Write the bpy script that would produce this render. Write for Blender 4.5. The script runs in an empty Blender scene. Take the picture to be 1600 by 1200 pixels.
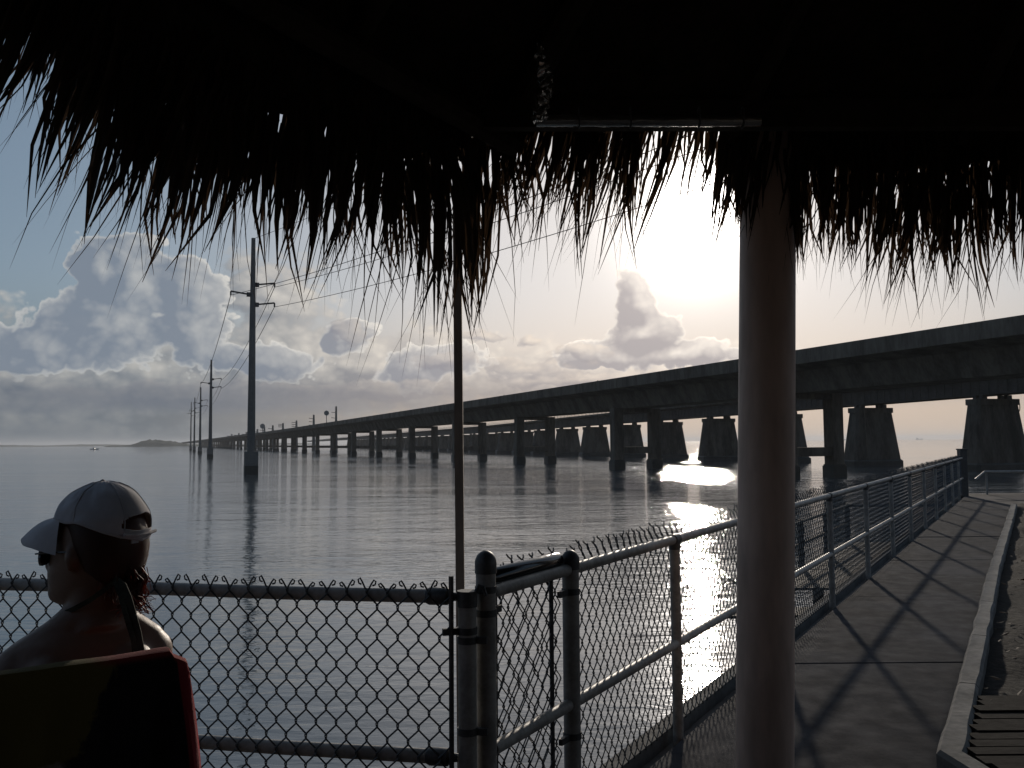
import bpy, bmesh, math, random
import numpy as np
from mathutils import Vector, Matrix, noise as mnoise

R = math.radians
scene = bpy.context.scene
col = scene.collection
rng = random.Random(7)

# ------------------------------------------------------------------ camera
CAM_Z = 1.35
WATER_Z = -2.65
FPX = 1400.0                                    # focal length in pixels of a 1600 px wide frame
PITCH = math.atan((691.0 - 600.0) / FPX)
ROLL = R(-0.45)
cam_data = bpy.data.cameras.new('camera')
cam_data.sensor_width = 36.0
cam_data.lens = 36.0 * FPX / 1600.0
cam_data.clip_start = 0.05
cam_data.clip_end = 60000.0
cam = bpy.data.objects.new('camera', cam_data)
col.objects.link(cam)
CM = Matrix.Rotation(R(90) + PITCH, 3, 'X') @ Matrix.Rotation(ROLL, 3, 'Z')
cam.matrix_world = Matrix.Translation((0, 0, CAM_Z)) @ CM.to_4x4()
scene.camera = cam
CAM = Vector((0, 0, CAM_Z))


def ray(px, py):
    return (CM @ Vector(((px - 800.0) / FPX, -(py - 600.0) / FPX, -1.0))).normalized()


def P(px, py, y):                               # the point of that sight line at depth y
    d = ray(px, py)
    return CAM + d * (y / d.y)


def G(px, py, z=0.0):                           # the point of that sight line at height z
    d = ray(px, py)
    return CAM + d * ((z - CAM_Z) / d.z)


def horizon(px):
    return 697.3 - 0.00785 * px


# ------------------------------------------------------------------ light
SUN = ray(1086, 326)
SUN_EL = math.asin(SUN.z)
SUN_AZ = math.atan2(SUN.x, SUN.y)

scene.view_settings.view_transform = 'Standard'
scene.view_settings.look = 'None'
scene.view_settings.gamma = 1.0
scene.view_settings.exposure = 0.0
scene.view_settings.use_curve_mapping = False
scene.cycles.use_denoising = True
scene.cycles.max_bounces = 6
scene.cycles.diffuse_bounces = 3
scene.cycles.glossy_bounces = 3
scene.cycles.sample_clamp_indirect = 4.0
scene.cycles.caustics_reflective = False
scene.cycles.caustics_refractive = False

ld = bpy.data.lights.new('sun', 'SUN')
ld.energy = 2.2
ld.angle = R(1.5)
ld.color = (1.0, 0.88, 0.74)
sun = bpy.data.objects.new('sun', ld)
sun.rotation_euler = (-SUN).to_track_quat('-Z', 'Y').to_euler()
sun.location = (20, 60, 30)
col.objects.link(sun)


def lin(r, g, b):
    f = lambda c: c / 12.92 if c <= 0.04045 else ((c + 0.055) / 1.055) ** 2.4
    return (f(r / 255.0), f(g / 255.0), f(b / 255.0))


class NT:                                        # a small writer for node trees
    def __init__(self, tree):
        self.t = tree

    def node(self, kind, **kw):
        n = self.t.nodes.new(kind)
        for k, v in kw.items():
            setattr(n, k, v)
        return n

    def put(self, sock, v):
        if isinstance(v, bpy.types.NodeSocket):
            self.t.links.new(v, sock)
        elif v is not None:
            if sock.type == 'RGBA' and len(v) == 3:
                v = tuple(v) + (1.0,)
            sock.default_value = v

    def m(self, op, a, b=None, c=None, clamp=False):
        n = self.node('ShaderNodeMath', operation=op, use_clamp=clamp)
        for i, v in enumerate((a, b, c)):
            if v is not None:
                self.put(n.inputs[i], v)
        return n.outputs[0]

    def vm(self, op, a, b=None, scale=None):
        n = self.node('ShaderNodeVectorMath', operation=op)
        self.put(n.inputs[0], a)
        if b is not None:
            self.put(n.inputs[1], b)
        if scale is not None:
            self.put(n.inputs['Scale'], scale)
        return n.outputs['Value'] if op in ('LENGTH', 'DOT_PRODUCT', 'DISTANCE') else n.outputs['Vector']

    def xyz(self, x, y, z=0.0):
        n = self.node('ShaderNodeCombineXYZ')
        for i, v in enumerate((x, y, z)):
            self.put(n.inputs[i], v)
        return n.outputs[0]

    def sep(self, v):
        n = self.node('ShaderNodeSeparateXYZ')
        self.put(n.inputs[0], v)
        return n.outputs

    def noise(self, v, scale, detail=4.0, rough=0.5, dist=0.0, color=False, dim='3D'):
        n = self.node('ShaderNodeTexNoise', noise_dimensions=dim)
        if v is not None:
            self.put(n.inputs['Vector'], v)
        n.inputs['Scale'].default_value = scale
        n.inputs['Detail'].default_value = detail
        n.inputs['Roughness'].default_value = rough
        n.inputs['Distortion'].default_value = dist
        return n.outputs['Color'] if color else n.outputs[0]

    def smooth(self, v, a, b, lo=0.0, hi=1.0, kind='SMOOTHSTEP'):
        n = self.node('ShaderNodeMapRange', interpolation_type=kind, clamp=True)
        self.put(n.inputs['Value'], v)
        for k, x in (('From Min', a), ('From Max', b), ('To Min', lo), ('To Max', hi)):
            self.put(n.inputs[k], x)
        return n.outputs[0]

    def mix(self, f, a, b, blend='MIX'):
        n = self.node('ShaderNodeMix', data_type='RGBA', blend_type=blend, clamp_factor=True)
        self.put(n.inputs[0], f)
        self.put(n.inputs[6], a)
        self.put(n.inputs[7], b)
        return n.outputs[2]


world = bpy.data.worlds.new('World')
scene.world = world
world.use_nodes = True
world.cycles.sampling_method = 'MANUAL'
world.cycles.sample_map_resolution = 512


# ------------------------------------------------------------------ sky: Nishita air, cumulus over the whole horizon
def deg(px, py):
    d = ray(px, py)
    return math.degrees(math.atan2(d.x, d.y)), math.degrees(math.asin(d.z))


def field_group(name, blobs, seed, amp, scale, fine=0.65, stretch=1.0, weave=None, lump=1.0, full=True):
    """Cloud density over (azimuth, elevation) in degrees: a union of soft billows, broken up by noise."""
    g = bpy.data.node_groups.new(name, 'ShaderNodeTree')
    g.interface.new_socket('P', in_out='INPUT', socket_type='NodeSocketVector')
    g.interface.new_socket('F', in_out='OUTPUT', socket_type='NodeSocketFloat')
    n = NT(g)
    gi = n.node('NodeGroupInput')
    go = n.node('NodeGroupOutput')
    p = gi.outputs[0]
    q = n.vm('ADD', n.vm('MULTIPLY', p, (1.0, stretch, 1.0)), (seed * 13.7, seed * 5.1, seed * 3.3))
    wa = n.noise(q, scale * 0.55, 3.0, 0.55, color=True)
    wv = n.vm('MULTIPLY', n.vm('SUBTRACT', wa, (0.5, 0.5, 0.5)), (2.6, 2.0, 0.0))
    pw = n.vm('ADD', p, wv)
    best = None
    for (cx, cy, rx, ry, wt) in blobs:
        a, e = deg(cx, cy)
        d = n.vm('LENGTH', n.vm('MULTIPLY', n.vm('SUBTRACT', pw, (a, e, 0)), (1 / (rx * .0409), 1 / (ry * .0409), 0)))
        d = n.m('MULTIPLY_ADD', d, -wt, wt)
        if best is None:
            best = d
        else:
            mm = n.node('ShaderNodeMath', operation='SMOOTH_MAX')
            n.put(mm.inputs[0], best)
            n.put(mm.inputs[1], d)
            mm.inputs[2].default_value = 0.22
            best = mm.outputs[0]
    if weave is not None:                        # the same kind of bank carried on round the whole horizon, outside the view
        az, el, _ = n.sep(p)
        top = n.smooth(n.noise(n.xyz(n.m('MULTIPLY', az, 1.0), 0.0, seed), 0.07, 3.0, 0.6), 0.3, 0.75, 1.5, weave)
        bank = n.m('MULTIPLY', n.m('SUBTRACT', top, n.m('ABSOLUTE', el)), 0.16)
        out = n.smooth(n.m('ABSOLUTE', az), 29.0, 38.0)
        best = n.m('MAXIMUM', best, n.m('MULTIPLY_ADD', out, 3.0, n.m('SUBTRACT', n.m('MINIMUM', bank, 1.0), 3.0)))
    f1 = n.noise(q, scale, 5.0 if full else 2.0, fine)
    nz = n.m('MULTIPLY', n.m('SUBTRACT', f1, 0.5), amp)
    if full:
        jit = n.vm('ADD', q, n.vm('SCALE', n.vm('SUBTRACT', wa, (.5, .5, .5)), scale=2.0))
        for sc_, k in ((lump, 0.30), (lump * 2.3, 0.15)):
            vor = n.node('ShaderNodeTexVoronoi', feature='F1', voronoi_dimensions='2D')
            n.put(vor.inputs['Vector'], jit)
            vor.inputs['Scale'].default_value = sc_
            nz = n.m('ADD', nz, n.m('MULTIPLY', n.m('SUBTRACT', 0.40, vor.outputs['Distance']), amp * k))
    n.put(go.inputs[0], n.m('ADD', best, nz))
    return g


nt = NT(world.node_tree)
world.node_tree.nodes.clear()
wout = nt.node('ShaderNodeOutputWorld')
bg = nt.node('ShaderNodeBackground')
SKY_K = 0.056
bg.inputs['Strength'].default_value = SKY_K
nt.t.links.new(bg.outputs[0], wout.inputs['Surface'])
tc = nt.node('ShaderNodeTexCoord')
D = nt.vm('NORMALIZE', tc.outputs['Generated'])
dx, dy, dz = nt.sep(D)
az = nt.m('MULTIPLY', nt.m('ARCTAN2', dx, dy), 57.29578)
el = nt.m('MULTIPLY', nt.m('ARCSINE', dz), 57.29578)
PV = nt.xyz(az, el, 0.0)
sky = nt.node('ShaderNodeTexSky', sky_type='NISHITA')
sky.sun_disc = False
sky.sun_elevation = SUN_EL
sky.sun_rotation = SUN_AZ
sky.altitude = 0.0
sky.air_density = 1.0
sky.dust_density = 1.0
sky.ozone_density = 1.6
cosg = nt.vm('DOT_PRODUCT', D, tuple(SUN))
ang = nt.m('MULTIPLY', nt.m('ARCCOSINE', nt.m('MINIMUM', cosg, 0.999999)), 57.29578)   # degrees from the sun

S = 1.0 / SKY_K


def C(r, g, b, k=1.0):
    c = lin(r, g, b)
    return (c[0] * S * k, c[1] * S * k, c[2] * S * k)


# humid air: the veil whitens towards the horizon and the sun
far_air = nt.mix(nt.smooth(ang, 40.0, 120.0), C(128, 149, 170), C(88, 104, 128))
air = nt.mix(nt.smooth(ang, 8.0, 44.0, 0.90, 0.50), sky.outputs[0], nt.mix(nt.smooth(ang, 6.0, 40.0), C(226, 222, 222), far_air))
low = nt.smooth(el, 0.0, 11.0, 1.0, 0.0)
hz_col = nt.mix(nt.smooth(ang, 10.0, 40.0), C(226, 204, 182), C(96, 106, 116))
air = nt.mix(nt.m('MULTIPLY', low, 0.86), air, hz_col)
# thin cloud in front of the sun scatters a bright aureole
a2 = nt.m('MULTIPLY', nt.m('POWER', 2.71828, nt.m('MULTIPLY', ang, -0.78)), 20.0)
a3 = nt.m('MULTIPLY', nt.m('POWER', 2.71828, nt.m('MULTIPLY', ang, -0.16)), 0.07)
glow = nt.m('MULTIPLY', nt.m('ADD', a2, a3), S)
gcol = nt.vm('SCALE', (1.0, 0.93, 0.86), scale=glow)

near = nt.smooth(ang, 3.0, 36.0, 1.0, 0.0)        # how much of the sun's forward light a cloud passes on
toward = nt.vm('NORMALIZE', nt.vm('SUBTRACT', (math.degrees(SUN_AZ), math.degrees(SUN_EL) + 4.0, 0.0), PV))


def cloud(base, grp, grp2, soft, shade_far, shade_near, lit_far, lit_near, step=0.7, opac=1.0, rim=1.0, gain=1.6, body=0.16):
    def F(p, g):
        gn = nt.node('ShaderNodeGroup')
        gn.node_tree = g
        nt.put(gn.inputs[0], p)
        return gn.outputs[0]
    f0 = F(PV, grp)
    f1 = F(nt.vm('ADD', PV, nt.vm('SCALE', toward, scale=step)), grp2)
    alpha = nt.m('MULTIPLY', nt.smooth(f0, 0.0, soft), opac)
    edge = nt.m('MULTIPLY', nt.smooth(f0, 0.0, 0.26, 1.0, 0.0), rim)
    lit = nt.m('ADD', nt.m('MULTIPLY', nt.m('SUBTRACT', f0, f1), gain), nt.m('MULTIPLY_ADD', edge, 0.75, body), clamp=True)
    sh = nt.mix(near, shade_far, shade_near)
    li = nt.mix(near, lit_far, lit_near)
    return nt.mix(alpha, base, nt.mix(lit, sh, li)), alpha


# high hazy bank across the view, then the big towers, then small dark puffs in front
BANK = [(20, 620, 280, 130, 1.), (200, 575, 220, 90, 1.), (420, 570, 240, 90, 1.), (600, 580, 200, 76, 1.), (820, 588, 240, 66, 1.),
        (1080, 580, 220, 56, 1.), (430, 465, 110, 70, .9), (250, 540, 160, 60, .9), (1330, 575, 160, 22, .6)]
TOWER = [(160, 430, 56, 60, 1.1), (205, 450, 84, 74, 1.1), (292, 455, 52, 52, 1.), (150, 515, 120, 66, 1.1), (60, 540, 120, 42, 1.),
         (300, 515, 70, 62, .9), (988, 478, 34, 62, 1.), (1008, 520, 62, 34, 1.), (940, 556, 90, 26, .9), (1070, 556, 100, 26, .8),
         (640, 572, 60, 40, .9), (540, 522, 46, 30, .9), (700, 560, 80, 30, .8), (400, 560, 90, 30, .7)]
PUFF = [(538, 515, 40, 20, 1.), (690, 560, 60, 18, .9), (760, 528, 40, 13, 1.), (822, 528, 18, 14, 1.), (905, 552, 60, 15, 1.),
        (820, 572, 70, 13, .9), (610, 612, 170, 18, 1.), (300, 620, 240, 24, 1.), (900, 590, 160, 16, .9)]


def pair(*a, **k):
    g = field_group(*a, **k)
    k['full'] = False
    return g, field_group(a[0] + '_broad', *a[1:], **k)


bank = pair('bank', BANK, 2, 1.35, 0.22, 0.60, 1.4, weave=7.5, lump=0.8)
tower = pair('tower', TOWER, 5, 1.0, 0.34, 0.58, 1.1, weave=9.5, lump=0.95)
puffs = pair('puffs', PUFF, 9, 1.0, 0.5, 0.6, 1.5, lump=1.3)
skyc, al1 = cloud(air, *bank, 0.42, C(106, 116, 128), C(190, 180, 176), C(208, 204, 196), C(252, 238, 222, 1.1), 1.0, 0.88, 0.34, 0.95, 0.38)
skyc, al2 = cloud(skyc, *tower, 0.10, C(122, 133, 147), C(184, 175, 174), C(216, 214, 208), C(255, 244, 230, 1.25), 0.7, 0.96, 0.80, 0.8, 0.10)
skyc, al3 = cloud(skyc, *puffs, 0.32, C(122, 126, 138), C(168, 160, 162), C(190, 184, 176), C(252, 234, 214, 1.1), 0.5, 0.55, 0.36, 0.8, 0.2)
# bases lost in the haze, and the far deck of stratus that ends above a paler strip
el_w = nt.m('ADD', el, nt.m('MULTIPLY', nt.m('SUBTRACT', nt.noise(nt.vm('MULTIPLY', PV, (0.35, 1.6, 1.0)), 0.5, 5.0, .6), 0.5), 1.6))
base_h = nt.smooth(el_w, 0.2, 4.6, 1.0, 0.0)
skyc = nt.mix(nt.m('MULTIPLY', base_h, 0.80), skyc, nt.mix(nt.smooth(az, -24.0, 10.0), C(92, 102, 112), C(206, 186, 168)))
deck = nt.m('MULTIPLY', nt.smooth(el_w, 1.5, 2.4), nt.smooth(el_w, 2.9, 4.4, 1.0, 0.0))
skyc = nt.mix(nt.m('MULTIPLY', deck, nt.smooth(az, -6.0, 10.0, 0.55, 0.25)), skyc, nt.mix(nt.smooth(az, -24.0, 12.0), C(100, 108, 120), C(178, 166, 160)))
veil = nt.m('SUBTRACT', 1.0, nt.m('MULTIPLY', nt.m('MAXIMUM', al2, al3), 0.55))
final = nt.vm('ADD', skyc, nt.vm('SCALE', gcol, scale=veil))
# under the horizon the world only shows the dim far sea
final = nt.mix(nt.smooth(el, -2.0, -0.2, 1.0, 0.0), final, C(70, 78, 88))
nt.put(bg.inputs['Color'], final)


# ------------------------------------------------------------------ helpers
def tag(o, label=None, cat=None, group=None, kind=None):
    for k, v in (('label', label), ('category', cat), ('group', group), ('kind', kind)):
        if v:
            o[k] = v
    return o


def thing(name, label, cat, loc=(0, 0, 0), group=None):
    o = bpy.data.objects.new(name, None)
    o.empty_display_size = 0.2
    o.location = loc
    col.objects.link(o)
    return tag(o, label, cat, group)


class MB:
    """Collects boxes, tubes and lofts and links them as ONE mesh object."""

    def __init__(self):
        self.v, self.f = [], []

    def add(self, vs, fs):
        b = len(self.v)
        self.v.extend([tuple(v) for v in vs])
        self.f.extend([tuple(i + b for i in f) for f in fs])

    def box(self, c, size, rot=None, ax=None):
        sx, sy, sz = (s / 2 for s in size)
        pts = [Vector((x * sx, y * sy, z * sz)) for z in (-1, 1) for y in (-1, 1) for x in (-1, 1)]
        if ax is not None:
            X, Y, Z = (Vector(a) for a in ax)
            pts = [X * p.x + Y * p.y + Z * p.z for p in pts]
        elif rot is not None:
            pts = [rot @ p for p in pts]
        c = Vector(c)
        self.add([c + p for p in pts], [(0, 2, 3, 1), (4, 5, 7, 6), (0, 1, 5, 4), (2, 6, 7, 3), (0, 4, 6, 2), (1, 3, 7, 5)])

    def beam(self, a, b, w, h, up=(0, 0, 1)):
        a, b = Vector(a), Vector(b)
        d = b - a
        L = d.length
        d.normalize()
        x = d.cross(Vector(up))
        if x.length < 1e-5:
            x = d.cross(Vector((0, 1, 0)))
        x.normalize()
        z = x.cross(d)
        self.box((a + b) / 2, (w, L, h), ax=(x, d, z))

    def tube(self, pts, r, n=8, caps=True, closed=False):
        pts = [Vector(p) for p in pts]
        if not isinstance(r, (list, tuple)):
            r = [r] * len(pts)
        m = len(pts)
        vs, prev = [], None
        for i, p in enumerate(pts):
            if closed:
                t = pts[(i + 1) % m] - pts[i - 1]
            else:
                t = pts[min(i + 1, m - 1)] - pts[max(i - 1, 0)]
            t.normalize()
            if prev is None:
                x = t.cross(Vector((0, 0, 1)))
                if x.length < 1e-3:
                    x = t.cross(Vector((0, 1, 0)))
            else:
                x = prev - t * prev.dot(t)
            x.normalize()
            prev = x
            y = t.cross(x)
            for k in range(n):
                a = 2 * math.pi * k / n
                vs.append(p + (x * math.cos(a) + y * math.sin(a)) * r[i])
        fs = []
        for i in range(m if closed else m - 1):
            j = (i + 1) % m
            for k in range(n):
                k2 = (k + 1) % n
                fs.append((i * n + k, i * n + k2, j * n + k2, j * n + k))
        if caps and not closed:
            fs.append(tuple(reversed(range(n))))
            fs.append(tuple((m - 1) * n + k for k in range(n)))
        self.add(vs, fs)

    def loft(self, rings, caps=True):
        n = len(rings[0])
        vs = [p for r in rings for p in r]
        fs = []
        for i in range(len(rings) - 1):
            for k in range(n):
                k2 = (k + 1) % n
                fs.append((i * n + k, i * n + k2, (i + 1) * n + k2, (i + 1) * n + k))
        if caps:
            fs.append(tuple(reversed(range(n))))
            fs.append(tuple((len(rings) - 1) * n + k for k in range(n)))
        self.add(vs, fs)

    def ball(self, c, r, nu=14, nv=9, half=False, ax=(1, 1, 1)):
        c = Vector(c)
        rings = []
        lo = 0.0 if half else -math.pi / 2 + 0.15
        for j in range(nv):
            t = lo + (math.pi / 2 - 0.04 - lo) * j / (nv - 1)
            rings.append([c + Vector((math.cos(t) * math.cos(2 * math.pi * k / nu) * r * ax[0],
                                      math.cos(t) * math.sin(2 * math.pi * k / nu) * r * ax[1], math.sin(t) * r * ax[2])) for k in range(nu)])
        self.loft(rings)

    def build(self, name, mat, parent=None, smooth=False, kind=None, loc=None):
        me = bpy.data.meshes.new(name)
        off = Vector((0, 0, 0))
        if parent is not None:
            off = world_loc(parent)
        elif loc is not None:
            off = Vector(loc)
        vs = self.v if off.length == 0 else [(v[0] - off.x, v[1] - off.y, v[2] - off.z) for v in self.v]
        me.from_pydata(vs, [], self.f)
        if smooth:
            me.polygons.foreach_set('use_smooth', [True] * len(me.polygons))
            try:
                me.set_sharp_from_angle(angle=R(40))
            except Exception:
                pass
        me.materials.append(mat)
        me.update()
        o = bpy.data.objects.new(name, me)
        col.objects.link(o)
        if parent is not None:
            o.parent = parent
        elif loc is not None:
            o.location = loc
        if kind:
            o['kind'] = kind
        return o


def world_loc(o):
    p = Vector(o.location)
    while o.parent is not None:
        o = o.parent
        p += Vector(o.location)
    return p


def copy_tree(o, parent=None):
    c = o.copy()
    col.objects.link(c)
    c.parent = parent
    for ch in list(o.children):
        copy_tree(ch, c)
    return c


def material(name, base, rough=0.7, spec=0.3, var=0.25, scale=4.0, bump=0.0, bscale=30.0, metallic=0.0, stretch=(1, 1, 1), second=None, coat=0.0, sheen=0.0, trans=None):
    m = bpy.data.materials.new(name)
    m.use_nodes = True
    n = NT(m.node_tree)
    pb = m.node_tree.nodes['Principled BSDF']
    tcn = n.node('ShaderNodeTexCoord')
    v = n.vm('MULTIPLY', tcn.outputs['Object'], tuple(stretch))
    f = n.noise(v, scale, 6.0, 0.6)
    b2 = second if second else tuple(c * (1 - var) for c in base)
    f2 = n.noise(v, scale * 7.3, 3.0, 0.6)
    ff = n.m('ADD', n.m('MULTIPLY', f, 0.7), n.m('MULTIPLY', f2, 0.3))
    n.put(pb.inputs['Base Color'], n.mix(n.smooth(ff, 0.35, 0.65), tuple(base), tuple(b2)))
    n.put(pb.inputs['Roughness'], n.smooth(f2, 0.2, 0.8, max(0.02, rough - 0.08), min(1.0, rough + 0.08)))
    pb.inputs['Specular IOR Level'].default_value = spec
    pb.inputs['Metallic'].default_value = metallic
    if coat:
        pb.inputs['Coat Weight'].default_value = coat
    if sheen:
        pb.inputs['Sheen Weight'].default_value = sheen
    if bump:
        bn = n.node('ShaderNodeBump')
        bn.inputs['Strength'].default_value = 0.6
        bn.inputs['Distance'].default_value = bump
        n.put(bn.inputs['Height'], n.noise(v, bscale, 5.0, 0.6))
        n.put(pb.inputs['Normal'], bn.outputs[0])
    if trans:
        out = m.node_tree.nodes['Material Output']
        tr = n.node('ShaderNodeBsdfTranslucent')
        n.put(tr.inputs['Color'], tuple(trans))
        ms = n.node('ShaderNodeMixShader')
        ms.inputs[0].default_value = 0.35
        n.t.links.new(pb.outputs[0], ms.inputs[1])
        n.t.links.new(tr.outputs[0], ms.inputs[2])
        n.t.links.new(ms.outputs[0], out.inputs['Surface'])
    return m


M = {
    'bridge': material('bridge_concrete', (0.205, 0.178, 0.146), 0.9, 0.1, 0.55, 0.55, 0.006, 3.0, stretch=(1, 1, 0.22)),
    'old_pier': material('old_pier_concrete', (0.16, 0.142, 0.118), 0.9, 0.12, 0.6, 0.5, 0.012, 2.0, stretch=(1, 1, 0.25)),
    'girder': material('girder_paint', (0.11, 0.10, 0.09), 0.7, 0.3, 0.4, 0.5),
    'waterline': material('wet_concrete', (0.06, 0.058, 0.05), 0.5, 0.4, 0.4, 1.0, 0.01, 4.0),
    'pole': material('pole_concrete', (0.18, 0.175, 0.165), 0.85, 0.2, 0.25, 0.4),
    'wire': material('wire_metal', (0.08, 0.08, 0.08), 0.6, 0.4),
    'galv': material('galvanised_tube', (0.36, 0.34, 0.31), 0.5, 0.4, 0.45, 9.0, 0.0008, 60.0),
    'vinyl': material('dark_coated_wire', (0.05, 0.052, 0.055), 0.42, 0.5, 0.3, 30.0, metallic=0.2),
    'fitting': material('fence_fitting', (0.09, 0.09, 0.09), 0.5, 0.4, 0.4, 20.0, metallic=0.4),
    'post': material('painted_post', (0.72, 0.52, 0.42), 0.55, 0.35, 0.35, 2.5, 0.004, 9.0, stretch=(1, 1, 0.25)),
    'stake': material('grey_stake', (0.34, 0.28, 0.23), 0.7, 0.3, 0.3, 10.0, stretch=(1, 1, 0.2)),
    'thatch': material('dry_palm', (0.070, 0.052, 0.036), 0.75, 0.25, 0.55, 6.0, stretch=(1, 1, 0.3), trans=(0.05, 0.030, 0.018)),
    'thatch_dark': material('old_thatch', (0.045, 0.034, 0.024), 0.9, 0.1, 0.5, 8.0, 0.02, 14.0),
    'timber': material('hut_timber', (0.055, 0.042, 0.030), 0.8, 0.2, 0.4, 4.0, 0.002, 30.0),
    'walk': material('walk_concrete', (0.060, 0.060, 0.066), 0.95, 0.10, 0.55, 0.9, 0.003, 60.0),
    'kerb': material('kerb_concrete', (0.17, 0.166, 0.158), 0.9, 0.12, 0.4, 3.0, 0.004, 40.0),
    'soil': material('dark_soil', (0.024, 0.022, 0.020), 0.95, 0.1, 0.5, 3.0, 0.02, 18.0),
    'board': material('weathered_board', (0.022, 0.020, 0.018), 0.95, 0.05, 0.5, 3.0, 0.003, 40.0, stretch=(1, 5, 1)),
    'seawall': material('seawall_concrete', (0.16, 0.15, 0.14), 0.9, 0.2, 0.45, 1.0, 0.008, 10.0),
    'dock': material('dock_timber', (0.07, 0.06, 0.05), 0.8, 0.2, 0.5, 2.0, 0.003, 20.0),
    'island': material('mangrove_green', (0.045, 0.06, 0.035), 0.95, 0.1, 0.4, 0.02),
    'skin': material('tanned_skin', (0.17, 0.10, 0.068), 0.5, 0.4, 0.15, 12.0, 0.0006, 220.0),
    'hair': material('auburn_hair', (0.045, 0.018, 0.010), 0.5, 0.5, 0.4, 40.0, trans=(0.55, 0.17, 0.06)),
    'cap': material('pale_cap_cotton', (0.80, 0.79, 0.83), 0.9, 0.15, 0.12, 25.0, 0.0006, 500.0, trans=(0.16, 0.15, 0.13)),
    'swim': material('olive_halter', (0.05, 0.055, 0.04), 0.85, 0.2, 0.6, 30.0),
    'shades': material('sunglass_plastic', (0.015, 0.015, 0.015), 0.15, 0.6),
    'chair': material('chair_resin', (0.05, 0.05, 0.055), 0.6, 0.35, 0.2, 6.0),
    'boat': material('boat_gelcoat', (0.45, 0.45, 0.45), 0.4, 0.5),
    'ship': material('ship_paint', (0.12, 0.12, 0.13), 0.6, 0.4),
    'sign': material('sign_back', (0.25, 0.25, 0.25), 0.5, 0.4, metallic=0.3),
    'foil': material('wrapped_plastic', (0.6, 0.58, 0.54), 0.14, 0.7, 0.5, 20.0, 0.003, 40.0, metallic=0.75, stretch=(0.12, 1, 1)),
    'leaf_green': material('green_leaf', (0.05, 0.09, 0.03), 0.6, 0.3, 0.4, 8.0, trans=(0.08, 0.14, 0.03)),
}


# ------------------------------------------------------------------ water
def water_material():
    m = bpy.data.materials.new('sea_water')
    m.use_nodes = True
    n = NT(m.node_tree)
    pb = m.node_tree.nodes['Principled BSDF']
    pb.inputs['Base Color'].default_value = (0.070, 0.092, 0.106, 1)
    pb.inputs['IOR'].default_value = 1.46
    pb.inputs['Roughness'].default_value = 0.045
    pb.inputs['Specular IOR Level'].default_value = 0.5
    g = n.node('ShaderNodeNewGeometry')
    p = g.outputs['Position']
    # ripples run across the view; patches of calmer and rougher water
    patch = n.smooth(n.noise(n.vm('MULTIPLY', p, (0.5, 1.3, 0.0)), 0.022, 4.0, 0.6), 0.38, 0.66, 0.45, 1.25)
    # the tide runs rougher round the bridge piers
    px_, py_, _ = n.sep(p)
    dist = n.m('SUBTRACT', n.m('ADD', n.m('MULTIPLY', px_, 0.931), n.m('MULTIPLY', py_, 0.366)), 66.0)
    rip = n.m('POWER', 2.71828, n.m('MULTIPLY', n.m('POWER', n.m('DIVIDE', dist, 26.0), 2.0), -1.0))
    patch = n.m('MULTIPLY', patch, n.m('MULTIPLY_ADD', n.m('MULTIPLY', rip, n.smooth(n.noise(n.vm('MULTIPLY', p, (0.25, 1.0, 0.0)), 0.28, 4.0, 0.65), 0.35, 0.62)), 2.2, 1.0))
    r1 = n.noise(n.vm('MULTIPLY', p, (0.42, 1.0, 0.0)), 0.9, 2.0, 0.5, 0.4)
    r2 = n.noise(n.vm('MULTIPLY', p, (0.45, 1.25, 0.0)), 2.9, 3.0, 0.55, 0.5)
    r3 = n.noise(n.vm('MULTIPLY', p, (0.8, 1.1, 0.0)), 0.17, 2.0, 0.5)
    h = n.m('ADD', n.m('MULTIPLY', r1, 0.046), n.m('ADD', n.m('MULTIPLY', r2, 0.030), n.m('MULTIPLY', r3, 0.09)))
    b = n.node('ShaderNodeBump')
    b.inputs['Strength'].default_value = 1.0
    n.put(b.inputs['Distance'], 1.0)
    n.put(b.inputs['Height'], n.m('MULTIPLY', h, patch))
    n.put(pb.inputs['Normal'], b.outputs[0])
    return m


W = 12000.0
mb = MB()
mb.add([(-W, -2000, WATER_Z), (W, -2000, WATER_Z), (W, W + 2000, WATER_Z), (-W, W + 2000, WATER_Z)], [(0, 1, 2, 3)])
mb.build('sea', water_material(), kind='structure')


# ------------------------------------------------------------------ far shore
def ridge(name, x0, x1, y, h, bumps, depth):
    mb = MB()
    n = 60
    rows = []
    for j in range(6):
        t = j / 5.0
        prof = [0.0, 0.55, 0.9, 1.0, 0.7, 0.0][j]
        row = []
        for i in range(n + 1):
            u = i / n
            e = bumps(u) * (0.88 + 0.24 * mnoise.noise(Vector((u * 40, j * 1.7, x0 * .01))) + 0.12 * mnoise.noise(Vector((u * 130, j * 2.3, 4))))
            row.append((x0 + (x1 - x0) * u, y + depth * t, WATER_Z - 0.5 + max(0.0, h * e * prof)))
        rows.append(row)
    vs = [p for r in rows for p in r]
    fs = [(j * (n + 1) + i, j * (n + 1) + i + 1, (j + 1) * (n + 1) + i + 1, (j + 1) * (n + 1) + i) for j in range(5) for i in range(n)]
    mb.add(vs, fs)
    return mb.build(name, M['island'], kind='structure')


hx = lambda px, y: P(px, 690, y).x
ridge('island', hx(160, 2600), hx(345, 2600), 2600, 25, lambda u: 0.20 + 0.80 * math.exp(-((u - .42) / .20) ** 4) * (0.75 + .25 * math.sin(u * 7)), 120)
ridge('far_shore', hx(-60, 5200), hx(480, 5200), 5200, 15, lambda u: 0.75 + 0.2 * math.sin(u * 23), 200)


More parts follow.
